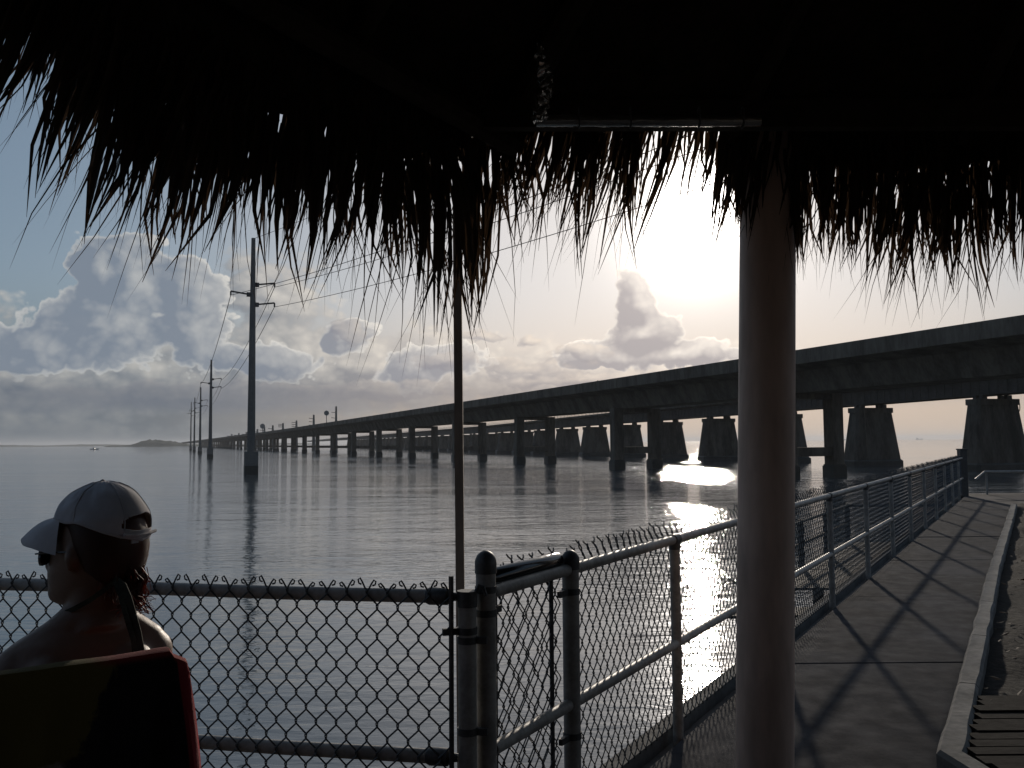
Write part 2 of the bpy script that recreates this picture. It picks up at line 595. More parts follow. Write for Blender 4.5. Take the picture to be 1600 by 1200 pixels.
# ------------------------------------------------------------------ bridges
def line_frame(vp, dist):
    """A straight line over the water that vanishes at picture column vp; dist is how far it passes from the camera."""
    a = math.atan((vp - 800.0) / FPX)
    d = Vector((math.sin(a), math.cos(a), 0))
    n = Vector((math.cos(a), -math.sin(a), 0))
    return d, n, dist


def at_line(fr, y, off=0.0, z=0.0):
    d, n, D = fr
    p = n * (D + off)
    t = (y - p.y) / d.y
    p = p + d * t
    return Vector((p.x, p.y, z))


NEW = line_frame(250, 63.7)                      # centre line of the road bridge


def new_z(y):                                    # grade of the road bridge: falls slightly away from the shore
    t = min(max((y - 70.0) / 430.0, 0.0), 1.0)
    return -1.55 * t ** 0.85


def extrude(mb, fr, ys, prof, zf):
    d, n, D = fr
    rings = []
    for y in ys:
        c = at_line(fr, y)
        rings.append([c + n * o + Vector((0, 0, z + zf(y))) for (o, z) in prof])
    mb.loft(rings)


bridge = thing('road_bridge', 'long concrete road bridge on paired square columns, the nearer and higher of the two bridges', 'bridge',
               at_line(NEW, 50, 0, WATER_Z))
ys = [18, 40, 60, 75, 90, 110, 130, 160, 200, 250, 300, 360, 430, 520, 700, 1000, 1500, 2600]
T = CAM_Z
deck = [(-5.9, T + 7.95), (-5.9, T + 7.55), (-3.2, T + 7.10), (-2.2, T + 5.0), (2.2, T + 5.0), (3.2, T + 7.10), (5.9, T + 7.55), (5.9, T + 7.95)]
mb = MB(); extrude(mb, NEW, ys, deck, new_z); mb.build('box_girder', M['bridge'], bridge)
mb = MB(); extrude(mb, NEW, ys, [(-5.6, T + 7.953), (-5.6, T + 8.02), (5.6, T + 8.02), (5.6, T + 7.953)], new_z); mb.build('roadway', M['girder'], bridge)
for sgn in (-1, 1):
    a, b, c_ = 6.0 * sgn, 5.62 * sgn, 5.8 * sgn
    prof = [(a, T + 7.50), (a, T + 8.88), (c_, T + 8.90), (b, T + 8.25), (b, T + 7.96), (5.903 * sgn, T + 7.94), (5.903 * sgn, T + 7.50)]
    if sgn > 0:
        prof = prof[::-1]
    mb = MB(); extrude(mb, NEW, ys, prof, new_z); mb.build('parapet', M['bridge'], bridge)
bent_y = [94.4 - 34.7 + 34.7 * k for k in range(0, 40)]
for k, y in enumerate(bent_y):
    for off in (-3.05, 3.05):
        c = at_line(NEW, y) + NEW[1] * off
        ax = (NEW[1], NEW[0], (0, 0, 1))
        top = T + 5.0 + new_z(y)
        mb = MB()
        mb.box((c.x, c.y, (WATER_Z - 1 + top) / 2), (1.42, 1.42, top - WATER_Z + 1), ax=ax)
        col_o = mb.build('column', M['bridge'], bridge)
        mb = MB()
        mb.box((c.x, c.y, WATER_Z + 0.05), (1.75, 1.75, 2.4), ax=ax)
        mb.box((c.x, c.y, WATER_Z + 1.33), (1.6, 1.6, 0.16), ax=ax)
        mb.build('footing', M['waterline'], col_o)
    if y < 420:
        for off in (-5.96, 5.96):
            c = at_line(NEW, y) + NEW[1] * off
            mb = MB(); mb.box((c.x, c.y, T + 8.2 + new_z(y)), (.14, .10, 1.5), ax=ax); mb.build('expansion_joint', M['waterline'], bridge)
    c = at_line(NEW, y)
    mb = MB(); mb.box((c.x, c.y, WATER_Z + 2.75), (4.68, 1.1, 0.95), ax=ax); mb.build('cross_strut', M['bridge'], bridge)
    mb = MB(); mb.box((c.x, c.y, T + 4.72 + new_z(y)), (4.68, 1.3, 0.56), ax=ax); mb.build('pier_cap', M['bridge'], bridge)

OLD = line_frame(417, 88.6)
old = thing('old_bridge', 'disused lower bridge with steel girders on wide tapering concrete piers, behind the road bridge', 'bridge',
            at_line(OLD, 60, 0, WATER_Z))


def old_z(y):
    t = min(max((y - 110.0) / 250.0, 0.0), 1.0)
    return 0.35 - 1.45 * t ** 0.8


ys2 = [45, 70, 90, 110, 135, 160, 185, 210, 250, 300, 360, 450, 600, 800, 1200, 2000]
for off in (-1.9, 1.9):
    prof = [(off - .22, T + 5.15), (off - .22, T + 5.25), (off - .05, T + 5.25), (off - .05, T + 7.0), (off - .22, T + 7.0), (off - .22, T + 7.15),
            (off + .22, T + 7.15), (off + .22, T + 7.0), (off + .05, T + 7.0), (off + .05, T + 5.25), (off + .22, T + 5.25), (off + .22, T + 5.15)]
    mb = MB(); extrude(mb, OLD, ys2, prof[::-1], old_z); mb.build('plate_girder', M['girder'], old)
mb = MB(); extrude(mb, OLD, ys2, [(-3.4, T + 7.40), (-3.4, T + 7.9), (3.4, T + 7.9), (3.4, T + 7.40), (2.6, T + 7.155), (-2.6, T + 7.155)], old_z); mb.build('deck_slab', M['old_pier'], old)
# girder stiffeners, joined: thousands of thin ribs
mb = MB()
y = 75.0
while y < 330:
    for off in (-2.12, ):
        c = at_line(OLD, y, off, T + 6.12 + old_z(y))
        mb.box(c, (.10, .05, 1.7), ax=(OLD[1], OLD[0], (0, 0, 1)))
    y += 1.45
mb.build('stiffener', M['girder'], old, kind='stuff')
mb = MB()
for off in (-3.2, 3.2):
    for zz in (8.35, 8.75):
        mb.tube([at_line(OLD, yy, off, T + zz + old_z(yy)) for yy in ys2], 0.05, 5)
y = 60.0
while y < 320:
    for off in (-3.2, 3.2):
        c = at_line(OLD, y, off, T + 8.33 + old_z(y))
        mb.box(c, (.09, .09, .86))
    y += 3.0
mb.build('guard_rail', M['girder'], old)

old_y = [113.4 - 23.0 + 23.0 * k for k in range(0, 40)]
ax = (OLD[1], OLD[0], (0, 0, 1))


def pier_ring(c, hw, hd, z):
    n, d = OLD[1], OLD[0]
    k = 0.35
    pts = [(-hw, -hd + k), (-hw + k, -hd), (hw - k, -hd), (hw, -hd + k), (hw, hd - k), (hw - k, hd), (-hw + k, hd), (-hw, hd - k)]
    return [Vector((c.x, c.y, z)) + n * a + d * b for a, b in pts]


for k, y in enumerate(old_y):
    c = at_line(OLD, y)
    top = T + 4.65 + old_z(y)
    if top < WATER_Z + 2:
        continue
    mb = MB()
    mb.loft([pier_ring(c, 4.15, 1.75, WATER_Z - 1), pier_ring(c, 4.1, 1.72, WATER_Z + 0.6), pier_ring(c, 3.15, 1.12, top - 0.75), ])
    mb.loft([pier_ring(c, 3.30, 1.28, top - 0.748), pier_ring(c, 3.30, 1.28, top - 0.06), pier_ring(c, 3.3, 1.25, top)])
    po = mb.build('pier', M['old_pier'], old)
    mb = MB()
    mb.loft([pier_ring(c, 4.32, 1.95, WATER_Z - 1), pier_ring(c, 4.30, 1.92, WATER_Z + 0.75), pier_ring(c, 4.12, 1.76, WATER_Z + 0.95)])
    mb.build('footing', M['waterline'], po)
    for off in (-1.9, 1.9):
        for dd in (-0.55, 0.55):
            p = c + OLD[1] * off + OLD[0] * dd
            mb = MB(); mb.box((p.x, p.y, top + 0.245), (.75, .5, .49), ax=ax); mb.build('bearing', M['girder'], po)
    if k in (1, 2):                               # thin drain pipe and a fender ring on the two nearest piers
        p = c + OLD[1] * (-2.1) + OLD[0] * -1.62
        q = c + OLD[1] * (-2.1) + OLD[0] * -1.35
        if k == 2:
            mb = MB(); mb.tube([(p.x, p.y, WATER_Z - .3), (q.x, q.y, top)], .11, 6); mb.build('drain_pipe', M['bridge'], old)
        else:
            e = c + OLD[1] * 3.55
            mb = MB()
            mb.tube([Vector((e.x, e.y, top - .9 + .75 * math.cos(a))) + OLD[1] * (.35 + .32 * math.sin(a)) for a in np.linspace(0, 2 * math.pi, 14)[:-1]], .06, 5, closed=True)
            mb.build('access_ring', M['girder'], old)

# ------------------------------------------------------------------ power poles in the water
POLES = [(392.5, 741.5, 120.0, 372, 'tall concrete power pole in the water, nearest of its row, on a big square footing'),
         (328.5, 714.5, 265.0, 562, 'second power pole of the row going out over the water'),
         (312.5, 708.0, 395.0, 605, 'third power pole of the row going out over the water'),
         (303.5, 705.0, 520.0, 621, 'fourth power pole of the row, just right of the last one'),
         (298.0, 703.5, 640.0, 628, 'farthest power pole of the row, leftmost over the water')]
pole_tips = []
LDIR = Vector((hx(285, 1000), 1000, 0)).normalized()
side = Vector((LDIR.y, -LDIR.x, 0))


def power_pole(base, h, label, foot, scale=1.0):
    t = thing('power_pole', label, 'power pole', base, 'power poles standing in the water')
    mb = MB()
    z0 = base.z + foot
    mb.loft([[base + Vector((math.cos(a) * r, math.sin(a) * r, z)) for a in [math.pi / 4 + math.pi / 4 * i for i in range(8)]]
             for z, r in ((foot, .56 * scale), (foot + h * .5, .43 * scale), (h - .02, .28 * scale))])
    sh = mb.build('shaft', M['pole'], t)
    mb = MB()
    mb.box(base + Vector((0, 0, foot / 2 - .5)), (1.72, 1.72, foot + 1.0), ax=(LDIR, side, (0, 0, 1)))
    ft = mb.build('pedestal', M['pole'], t)
    mb = MB(); mb.box(base + Vector((0, 0, .3)), (1.77, 1.77, 1.7), ax=(LDIR, side, (0, 0, 1))); mb.build('wet_band', M['waterline'], ft)
    tips = []
    for fr, s in ((.800, 1), (.757, -1), (.715, 1)):
        z = base.z + h * fr
        a = Vector((base.x, base.y, z)) + side * s * .3
        b = Vector((base.x, base.y, z + .35)) + side * s * 2.85
        mb = MB(); mb.beam(a, b, .16, .2)
        mb.box(Vector((base.x, base.y, z)) + side * s * .45, (.5, .7, .55), ax=(LDIR, side, (0, 0, 1)))
        arm = mb.build('cross_arm', M['wire'], t)
        mb = MB(); mb.tube([b, b - Vector((0, 0, .55))], .11, 6); mb.build('insulator', M['wire'], arm)
        tips.append(b - Vector((0, 0, .55)))
    tips.append(Vector((base.x, base.y, base.z + h - .1)))
    return tips


for (px, yb, Y, yt, lab) in POLES:
    b = P(px, 690, Y)
    b = Vector((b.x, Y, WATER_Z))
    ztop = P(px, yt, Y).z
    pole_tips.append(power_pole(b, ztop - WATER_Z, lab, 3.05))
# the line goes on over the roof to a pole on the near side
land = Vector((30.0, 34.0, WATER_Z))
near_tips = []
for tip in pole_tips[0]:
    rel = tip - Vector((P(392.5, 690, 120.0).x, 120.0, WATER_Z))
    near_tips.append(land + Vector((rel.x, rel.y, 0)) + Vector((0, 0, rel.z * 1.0)))
chain = [near_tips] + pole_tips
for i in range(len(chain) - 1):
    for j in range(4 if i == 0 else 3):
        a, b = chain[i][j], chain[i + 1][j]
        L = (b - a).length
        mb = MB()
        pts = []
        for k in range(25):
            u = k / 24
            p = a.lerp(b, u)
            p.z -= 4 * u * (1 - u) * L * 0.013
            pts.append(p)
        mb.tube(pts, 0.035 if i == 0 else 0.05, 4)
        w = mb.build('power_line', M['wire'], None)
        which = ('upper right arm', 'left arm', 'lower right arm', 'top')[j]
        leg = ('of the nearest water pole rising behind the thatch', 'of the nearest water pole to the second', 'of the second water pole to the third',
               'of the third water pole to the fourth', 'of the fourth water pole to the fifth')[i]
        lab = f'power wire from the {which} {leg}'
        tag(w, lab, 'wire', 'power lines over the water')
power_pole(Vector((land.x, land.y, WATER_Z)), chain[1][3].z - WATER_Z, 'power pole behind the thatched roof, carrying the wires to shore', 3.0)

# poles and signs that show above the far bridge deck
rail_poles = [(525, 635), (490, 648), (463, 657), (442, 661), (426, 664.5), (413, 667.5), (402, 670.5), (385, 675), (373, 677), (362, 678.5)]
names = ['tallest', 'second', 'third', 'fourth', 'fifth', 'sixth', 'seventh', 'eighth', 'ninth', 'last']
for i, (px, yt) in enumerate(rail_poles):
    Y = 93000.0 / (px - 285.0) * 1.12
    b = P(px, 690, Y)
    zt = P(px, yt, Y).z
    t = thing('utility_pole', f'{names[i]} of the thin power poles rising beyond the road bridge deck, counted leftwards', 'power pole',
              (b.x, Y, WATER_Z), 'power poles beyond the bridge')
    mb = MB(); mb.tube([(b.x, Y, WATER_Z - 1), (b.x, Y, zt)], [.9 * Y / 430, .42 * Y / 430], 6); mb.build('shaft', M['pole'], t)
    for f in (.85, .72, .59):
        z = WATER_Z + (zt - WATER_Z) * f if i > 3 else zt - (1 - f) * (zt - P(px, horizon(px) - 25, Y).z) * 2.0
        mb = MB(); mb.beam((b.x, Y, z), (b.x - 2.3 * Y / 430, Y, z + .3), .25 * Y / 430, .25 * Y / 430); mb.build('cross_arm', M['wire'], t)
for px, yt, lab in ((510, 647, 'small round road sign on a thin post on the bridge deck, the larger of two'), (410, 667.5, 'small road sign on the bridge deck, farther down the bridge')):
    Y = 57.7 * 1504 / (px - 250)
    c = at_line(NEW, Y, 5.3, T + 7.95 + new_z(Y))
    Y = c.y
    zt = P(px, yt, Y).z
    c.x = P(px, 690, Y).x
    t = thing('road_sign', lab, 'sign', c, 'signs on the bridge')
    mb = MB(); mb.tube([c, (c.x, c.y, zt)], .09 * Y / 250, 6); mb.build('post', M['wire'], t)
    mb = MB(); r = 1.0 * Y / 350
    mb.loft([[Vector((c.x + math.cos(a) * r, c.y + dy, zt + r * .4 + math.sin(a) * r)) for a in np.linspace(0, 2 * math.pi, 13)[:-1]] for dy in (-.06, .06)])
    mb.build('sign_plate', M['sign'], t)


# ------------------------------------------------------------------ boats
def boat(name, px, Y, L, label, cat, mat, cabin=(0.35, 0.55)):
    b = P(px, 690, Y)
    c = Vector((b.x, Y, WATER_Z))
    t = thing(name, label, cat, c)
    mb = MB()
    h = L * .09
    rings = []
    for u, w, z0, z1 in ((0, .75, 0, 1.0), (.3, 1, 0, .95), (.7, .85, .02, 1.1), (.92, .35, .2, 1.35), (1, .04, .5, 1.5)):
        x = c.x + (u - .5) * L
        hw = L * .14 * w
        rings.append([Vector((x, c.y - hw, c.z + h * z1)), Vector((x, c.y - hw * .6, c.z + h * z0 - .2)), Vector((x, c.y + hw * .6, c.z + h * z0 - .2)), Vector((x, c.y + hw, c.z + h * z1))])
    mb.loft(rings)
    mb.build('hull', mat, t)
    mb = MB()
    x0, x1 = c.x + (cabin[0] - .5) * L, c.x + (cabin[1] - .5) * L
    mb.loft([[Vector((x0 + i * L * .02, c.y - L * .09, c.z + z)), Vector((x1 - i * L * .05, c.y - L * .09, c.z + z)), Vector((x1 - i * L * .05, c.y + L * .09, c.z + z)), Vector((x0 + i * L * .02, c.y + L * .09, c.z + z))] for i, z in enumerate((h * .9, h * 2.2))])
    mb.box((((x0 + x1) / 2), c.y, c.z + h * 2.3), ((x1 - x0) * 1.2, L * .22, h * .14))
    mb.build('cabin', mat, t)
    mb = MB(); mb.tube([(x0, c.y, c.z + h * 2), (x0, c.y, c.z + h * 3.8)], L * .008, 5); mb.build('mast', mat, t)


boat('motor_boat', 148, 900, 8.5, 'small motor boat far out on the calm water at left', 'boat', M['boat'])
boat('cargo_ship', 1437, 7600, 62, 'faint dark ship on the horizon under the bridge', 'ship', M['ship'], (.08, .3))
boat('distant_boat', 1322, 8200, 42, 'faint low vessel on the horizon beside the slim bridge column', 'ship', M['ship'], (.1, .35))


# ------------------------------------------------------------------ shore: seawall, walkway, kerb
def fx(y):                                       # the long fence line
    return 0.205 + (y - 3.26) * 0.579


FD = Vector((0.579, 1.0, 0)).normalized()        # along the long fence, away
FN = Vector((-FD.y, FD.x, 0))                    # out over the water
GA = Vector((-0.139, 2.71, 0))                   # gate latch end
GB = Vector((-2.45, 3.17, 0))                    # gate hinge end, left of the frame
GD = (GB - GA).normalized()
E = 0.16
land = [(fx(22.6) - E, 22.6), (60, 24.5), (60, -25), (-40, -25), (-40, 10.6), (GB.x - 0.3, 3.63), (fx(3.63) - E, 3.63)]
mb = MB()
n = len(land)
mb.add([(x, y, -0.05) for x, y in land] + [(x, y, WATER_Z - 2) for x, y in land],
       [tuple(reversed(range(n)))] + [((i + 1) % n, i, n + i, n + (i + 1) % n)[::-1] for i in range(n)])
mb.build('ground', M['seawall'], kind='structure')


def kerb_pt(px, py):
    p = G(px, py)
    return (p.x, p.y)


KL = [(1.86, 1.0), (1.80, 2.6)] + [kerb_pt(*q) for q in ((1462, 1200), (1490, 1100), (1520, 990), (1543, 900), (1560, 850), (1570, 822), (1577, 800))] + [(kerb_pt(1580, 789))]


def kx(y):
    for (x0, y0), (x1, y1) in zip(KL[:-1], KL[1:]):
        if y0 <= y <= y1:
            return x0 + (x1 - x0) * (y - y0) / (y1 - y0)
    if y > KL[-1][1]:
        return KL[-1][0] + (y - KL[-1][1]) * 0.8
    return KL[0][0]


path = MB()
pp = [(fx(y) + 0.0, y) for y in (3.0, 22.4)]
path.add([(fx(3.1), 3.1, -0.046), (fx(22.4), 22.4, -0.046), (fx(22.4) + 9, 22.4, -0.046), (kx(17) + .05, 17, -0.046), (kx(9) + .05, 9, -0.046), (kx(4) + .05, 4, -0.046), (kx(-1) + .05, -3, -0.046), (-1.6, -3, -0.046), (-1.6, 2.6, -0.046), (-.1, 2.7, -0.046)],
         [tuple(reversed(range(10)))])
path = path.build('footpath', M['soil'], kind='structure')
joints = [-3.0, -1.4, 0.9, 3.22, 5.53, 7.84, 10.15, 12.5, 14.8, 17.1, 19.5, 22.35]
rr = random.Random(3)
for k in range(len(joints) - 1):
    y0, y1 = joints[k] + .008, joints[k + 1] - .008
    xl = lambda y: fx(y) + .03 if y > 2.9 else (-1.55 if y < 2.4 else -0.55)
    steps = [y0 + (y1 - y0) * i / 5 for i in range(6)]
    z = -0.002 + rr.uniform(-.004, .003)
    L = [(xl(y), y) for y in steps]
    Rr = [((kx(y) - .004) if y < 17.8 else max(kx(y), fx(y) + 1.6 + (y - 17.8) * 1.5), y) for y in steps]
    ring_t = L + Rr[::-1]
    m_ = len(ring_t)
    cx = sum(p[0] for p in ring_t) / m_
    cy = sum(p[1] for p in ring_t) / m_
    sh = lambda p, s: (cx + (p[0] - cx) * s, cy + (p[1] - cy) * s)
    mb = MB()
    mb.loft([[Vector((p[0], p[1], -.042)) for p in ring_t][::-1], [Vector((p[0], p[1], z - .008)) for p in ring_t][::-1],
             [Vector((*sh(p, .994), z)) for p in ring_t][::-1]])
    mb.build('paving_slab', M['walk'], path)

# kerb along the right of the walkway, cast in lengths with a slightly worn, uneven edge
kb = thing('kerb', 'pale worn concrete kerb curving along the right side of the walkway', 'kerb', (KL[3][0], KL[3][1], 0))
fine = []
for (x0, y0), (x1, y1) in zip(KL[:-1], KL[1:]):
    m_ = max(2, int((y1 - y0) / .12))
    for i in range(m_):
        u = i / m_
        fine.append((x0 + (x1 - x0) * u, y0 + (y1 - y0) * u))
seg = []
acc, nextcut = 0.0, 1.2
prevp = None
for p in fine:
    if prevp:
        acc += math.dist(p, prevp)
    seg.append(p)
    prevp = p
    if acc > nextcut:
        w = [0.055 + 0.01 * mnoise.noise(Vector((q[0] * 3, q[1] * 3, 1))) for q in seg]
        hz_ = [0.075 + 0.012 * mnoise.noise(Vector((q[0] * 2.2, q[1] * 2.2, 5))) for q in seg]
        rings = []
        for i, q in enumerate(seg):
            a, b = seg[max(i - 1, 0)], seg[min(i + 1, len(seg) - 1)]
            d = Vector((b[0] - a[0], b[1] - a[1], 0)).normalized()
            nn = Vector((d.y, -d.x, 0))
            e = (.006 if i == 0 else (-.006 if i == len(seg) - 1 else 0.0))
            c = Vector((q[0], q[1], 0)) + nn * .06 + d * e
            rings.append([c - nn * w[i] + Vector((0, 0, -.045)), c - nn * w[i] + Vector((0, 0, hz_[i] - .018)), c - nn * (w[i] - .016) + Vector((0, 0, hz_[i])),
                          c + nn * (w[i] - .016) + Vector((0, 0, hz_[i])), c + nn * w[i] + Vector((0, 0, hz_[i] - .018)), c + nn * w[i] + Vector((0, 0, -.045))][::-1])
        mb = MB(); mb.loft(rings); mb.build('kerb_stone', M['kerb'], kb)
        seg = [p]
        nextcut = acc + rr.uniform(1.0, 1.5)

# dark planting bed right of the kerb
mb = MB()
nx_, ny_ = 46, 90
vs = []
for j in range(ny_ + 1):
    y = -1.0 + 19.5 * (j / ny_) ** 1.3
    for i in range(nx_ + 1):
        x = kx(y) + .115 + 6.0 * (i / nx_) ** 1.4
        h = 0.05 * mnoise.noise(Vector((x * .9, y * .9, 2))) + .035 * mnoise.noise(Vector((x * 4, y * 4, 7))) + .018 * mnoise.noise(Vector((x * 13, y * 13, 7)))
        vs.append((x, y, -0.005 + h * min(1, (i + 1) / 5)))
mb.add(vs, [(j * (nx_ + 1) + i, j * (nx_ + 1) + i + 1, (j + 1) * (nx_ + 1) + i + 1, (j + 1) * (nx_ + 1) + i) for j in range(ny_) for i in range(nx_)])
mb.build('planting_bed', M['soil'], kind='structure', smooth=True)
mb = MB()
for i in range(350):                              # fallen leaves and chips
    y = rr.uniform(3.4, 14)
    x = kx(y) + .16 + abs(rr.gauss(0, .8))
    a = rr.uniform(0, 6.28)
    s = rr.uniform(.012, .04)
    u = Vector((math.cos(a), math.sin(a), rr.uniform(-.3, .3))) * s
    v = Vector((-math.sin(a), math.cos(a), rr.uniform(-.5, .5))) * s * .45
    c = Vector((x, y, .035 + rr.uniform(-.01, .02)))
    mb.add([c - u, c - v, c + u + Vector((0, 0, .008)), c + v], [(0, 1, 2), (0, 2, 3)])
mb.build('leaf_litter', M['thatch'], kind='stuff')
# weathered boards laid across, bottom right
bw = thing('boardwalk', 'low weathered board platform beside the kerb at bottom right', 'boardwalk', (3.2, 3.3, 0))
y = 1.4
while y < 4.62:
    w = 0.083
    x0 = kx(y) + .13 + rr.uniform(0, .03)
    x1 = 4.4 + rr.uniform(-.03, .03)
    z = .052 + rr.uniform(-.006, .006)
    mb = MB(); mb.beam((x0, y + rr.uniform(-.003, .003), z), (x1, y + rr.uniform(-.006, .006), z + rr.uniform(-.006, .006)), w, .028); mb.build('board', M['board'], bw)
    y += w + .012 + rr.uniform(-.003, .004)


# ------------------------------------------------------------------ chain link fence
def chain_link(a, b, z0, z1, w=0.064, h=0.087, r=0.0027, sides=4, curl='knuckle', seed=1, skew=0.0):
    """Woven zigzag wires between two posts, each hooked round its neighbour, with twisted ends on top."""
    rn = random.Random(seed)
    a, b = Vector(a), Vector(b)
    d = b - a
    L = d.length
    d.normalize()
    nrm = Vector((-d.y, d.x, 0))
    n = int(L / (w / 2))
    w2 = L / n
    mb = MB()
    e = 0.0021
    nb = int(round((z1 - z0) / (h / 2)))
    for i in range(n):
        pts = []
        x0 = i * w2
        for k in range(nb + 1):
            z = z0 + k * h / 2
            right = (k + i) % 2 == 1
            x = x0 + (w2 + e if right else -e)
            sg = 1 if right else -1
            wob = 0.003 * mnoise.noise(Vector((x * 5, z * 5, seed)))
            pts.append(a + d * x + nrm * (-sg * .0022) + Vector((0, 0, z - .005 + wob)))
            pts.append(a + d * x + nrm * (sg * .0022) + Vector((0, 0, z + .005 + wob)))
        right = (nb + i) % 2 == 1
        top = a + d * (x0 + (w2 if right else 0)) + Vector((0, 0, z0 + nb * h / 2))
        hgt = 0.042 + rn.uniform(-.010, .010)
        if curl == 'knuckle':                      # ends bent over into flat hooks
            s = 1 if right else -1
            lean = rn.uniform(-.25, .25)
            for (u, v) in ((-.25, .30), (-.75, .72), (-1.15, .98), (-1.5, .86), (-1.35, .62), (-.9, .55)):
                pts.append(top + d * (s * u * w2 * .55 + lean * .012) + nrm * (s * .003) + Vector((0, 0, hgt * v * .85)))
        else:                                      # barbed: ends twisted round each other
            ph = 0 if right else math.pi
            tilt = d * rn.uniform(-.1, .1) + nrm * (.35 + .15 * math.sin(x0 * 9))
            for k in range(1, 10):
                u = k / 9
                ang_ = ph + u * 9.0
                rad = .0030 + (.006 * max(0, u - .75) * 4)
                pts.append(top + (Vector((0, 0, 1)) + tilt) * (hgt * 1.35 * u) + d * (math.cos(ang_) * rad) + nrm * (math.sin(ang_) * rad))
        mb.tube(pts, r, sides, caps=False)
    return mb


def dome_post(mb, x, y, r, z0, z1):
    mb.tube([(x, y, z0), (x, y, z1)], r, 16)


def band(mb, x, y, z, r, h=0.022, toward=None, reach=.05):
    mb.tube([(x, y, z - h / 2), (x, y, z + h / 2)], r, 16)
    if toward is not None:
        t = Vector(toward)
        mb.beam(Vector((x, y, z)) + t * (r - .004), Vector((x, y, z)) + t * (r + reach), .014, h)


RAIL, MID = 0.893, 0.42
fence = thing('chain_link_fence', 'long chain link fence with pipe rails running along the walkway to the bridge', 'fence', (fx(3.26), 3.26, 0))
py_ = [2.76, 3.26, 4.20] + [4.20 + 1.59 * k for k in range(1, 11)] + [21.3]
for i, y in enumerate(py_):
    x = fx(y)
    if i < 2:
        zt = (0.965, 0.905)[i]
        mb = MB(); mb.tube([(x, y, -.05), (x, y, zt)], .0305, 20); po = mb.build('post', M['galv'], fence, smooth=True)
        mb = MB()
        mb.tube([(x, y, zt - .012), (x, y, zt + .018)], .0335, 20)
        mb.ball((x, y, zt + .018), .0335, 20, 8, half=True, ax=(1, 1, 1.15))
        mb.build('post_cap', M['fitting'], po, smooth=True)
    elif i == len(py_) - 1:
        mb = MB(); mb.box((x, y, .52), (.16, .16, 1.14)); mb.box((x, y, 1.1), (.19, .19, .03)); mb.build('end_post', M['fitting'], fence)
    else:
        mb = MB(); mb.tube([(x, y, -.05), (x, y, RAIL - .03)], .024, 14); po = mb.build('post', M['galv'], fence, smooth=True)
        mb = MB(); mb.tube([(x, y, RAIL - .045), (x, y, RAIL - .012)], .0275, 14); mb.tube([(x - FD.x * .03, y - FD.y * .03, RAIL), (x + FD.x * .03, y + FD.y * .03, RAIL)], .0265, 12)
        mb.build('loop_cap', M['fitting'], po, smooth=True)
A3 = lambda y, z, o=0.0: Vector((fx(y), y, z)) + FN * o
mb = MB(); mb.tube([A3(2.79, RAIL), A3(3.235, RAIL)], .021, 14); mb.build('top_rail', M['galv'], fence, smooth=True)
mb = MB(); mb.tube([A3(3.285, RAIL), A3(21.24, RAIL)], .021, 14); mb.build('top_rail', M['galv'], fence, smooth=True)
mb = MB(); mb.tube([A3(2.79, MID), A3(3.235, MID)], .021, 14); mb.build('mid_rail', M['galv'], fence, smooth=True)
mb = MB(); mb.tube([A3(3.285, MID), A3(21.24, MID)], .021, 14); mb.build('mid_rail', M['galv'], fence, smooth=True)
chain_link(A3(2.80, 0, .026), A3(3.225, 0, .026), .04, .90, seed=3, curl='barb').build('chain_link_mesh', M['vinyl'], fence)
chain_link(A3(2.80, 0, .040), A3(3.225, 0, .040), .06, .86, w=.105, h=.13, seed=5, curl='barb').build('chain_link_mesh', M['vinyl'], fence)
chain_link(A3(3.30, 0, .026), A3(12.2, 0, .026), .04, .905, seed=4, curl='barb').build('chain_link_mesh', M['vinyl'], fence)
chain_link(A3(12.2, 0, .026), A3(21.25, 0, .026), .04, .905, seed=6, curl='barb', sides=3, r=.0031).build('chain_link_mesh', M['vinyl'], fence)
for y, s in ((2.845, 1), (3.175, -1)):
    mb = MB(); p = A3(y, 0, .028); mb.tube([p + Vector((0, 0, .02)), p + Vector((0, 0, .885))], .008, 8); mb.build('tension_bar', M['fitting'], fence, smooth=True)
p = A3(3.26, 0)
for z in (.815, .31):
    mb = MB(); band(mb, p.x, p.y, z, .0335, .022, -FD, .06); mb.build('brace_band', M['fitting'], fence, smooth=True)
p = A3(2.76, 0)
for z in (.905, .835, .33):
    mb = MB(); band(mb, p.x, p.y, z, .0335, .02, FD, .05); mb.build('brace_band', M['fitting'], fence, smooth=True)
# dark foam sleeve round a pipe between the two end posts
mb = MB(); mb.tube([A3(2.80, .925, .03), A3(2.83, .926, .03), A3(2.84, .926, .03), A3(3.20, .930, .03), A3(3.225, .930, .03)], [.02, .022, .029, .029, .024], 14)
sl = mb.build('foam_sleeve', M['shades'], fence, smooth=True)
# narrow kerb outside the mesh that catches the low sun
mb = MB(); mb.loft([[A3(y, -.049, .05), A3(y, .018, .055), A3(y, .02, .13), A3(y, -.049, .155)] for y in (3.3, 8, 14, 21.3)]); mb.build('fence_kerb', M['kerb'], fence)

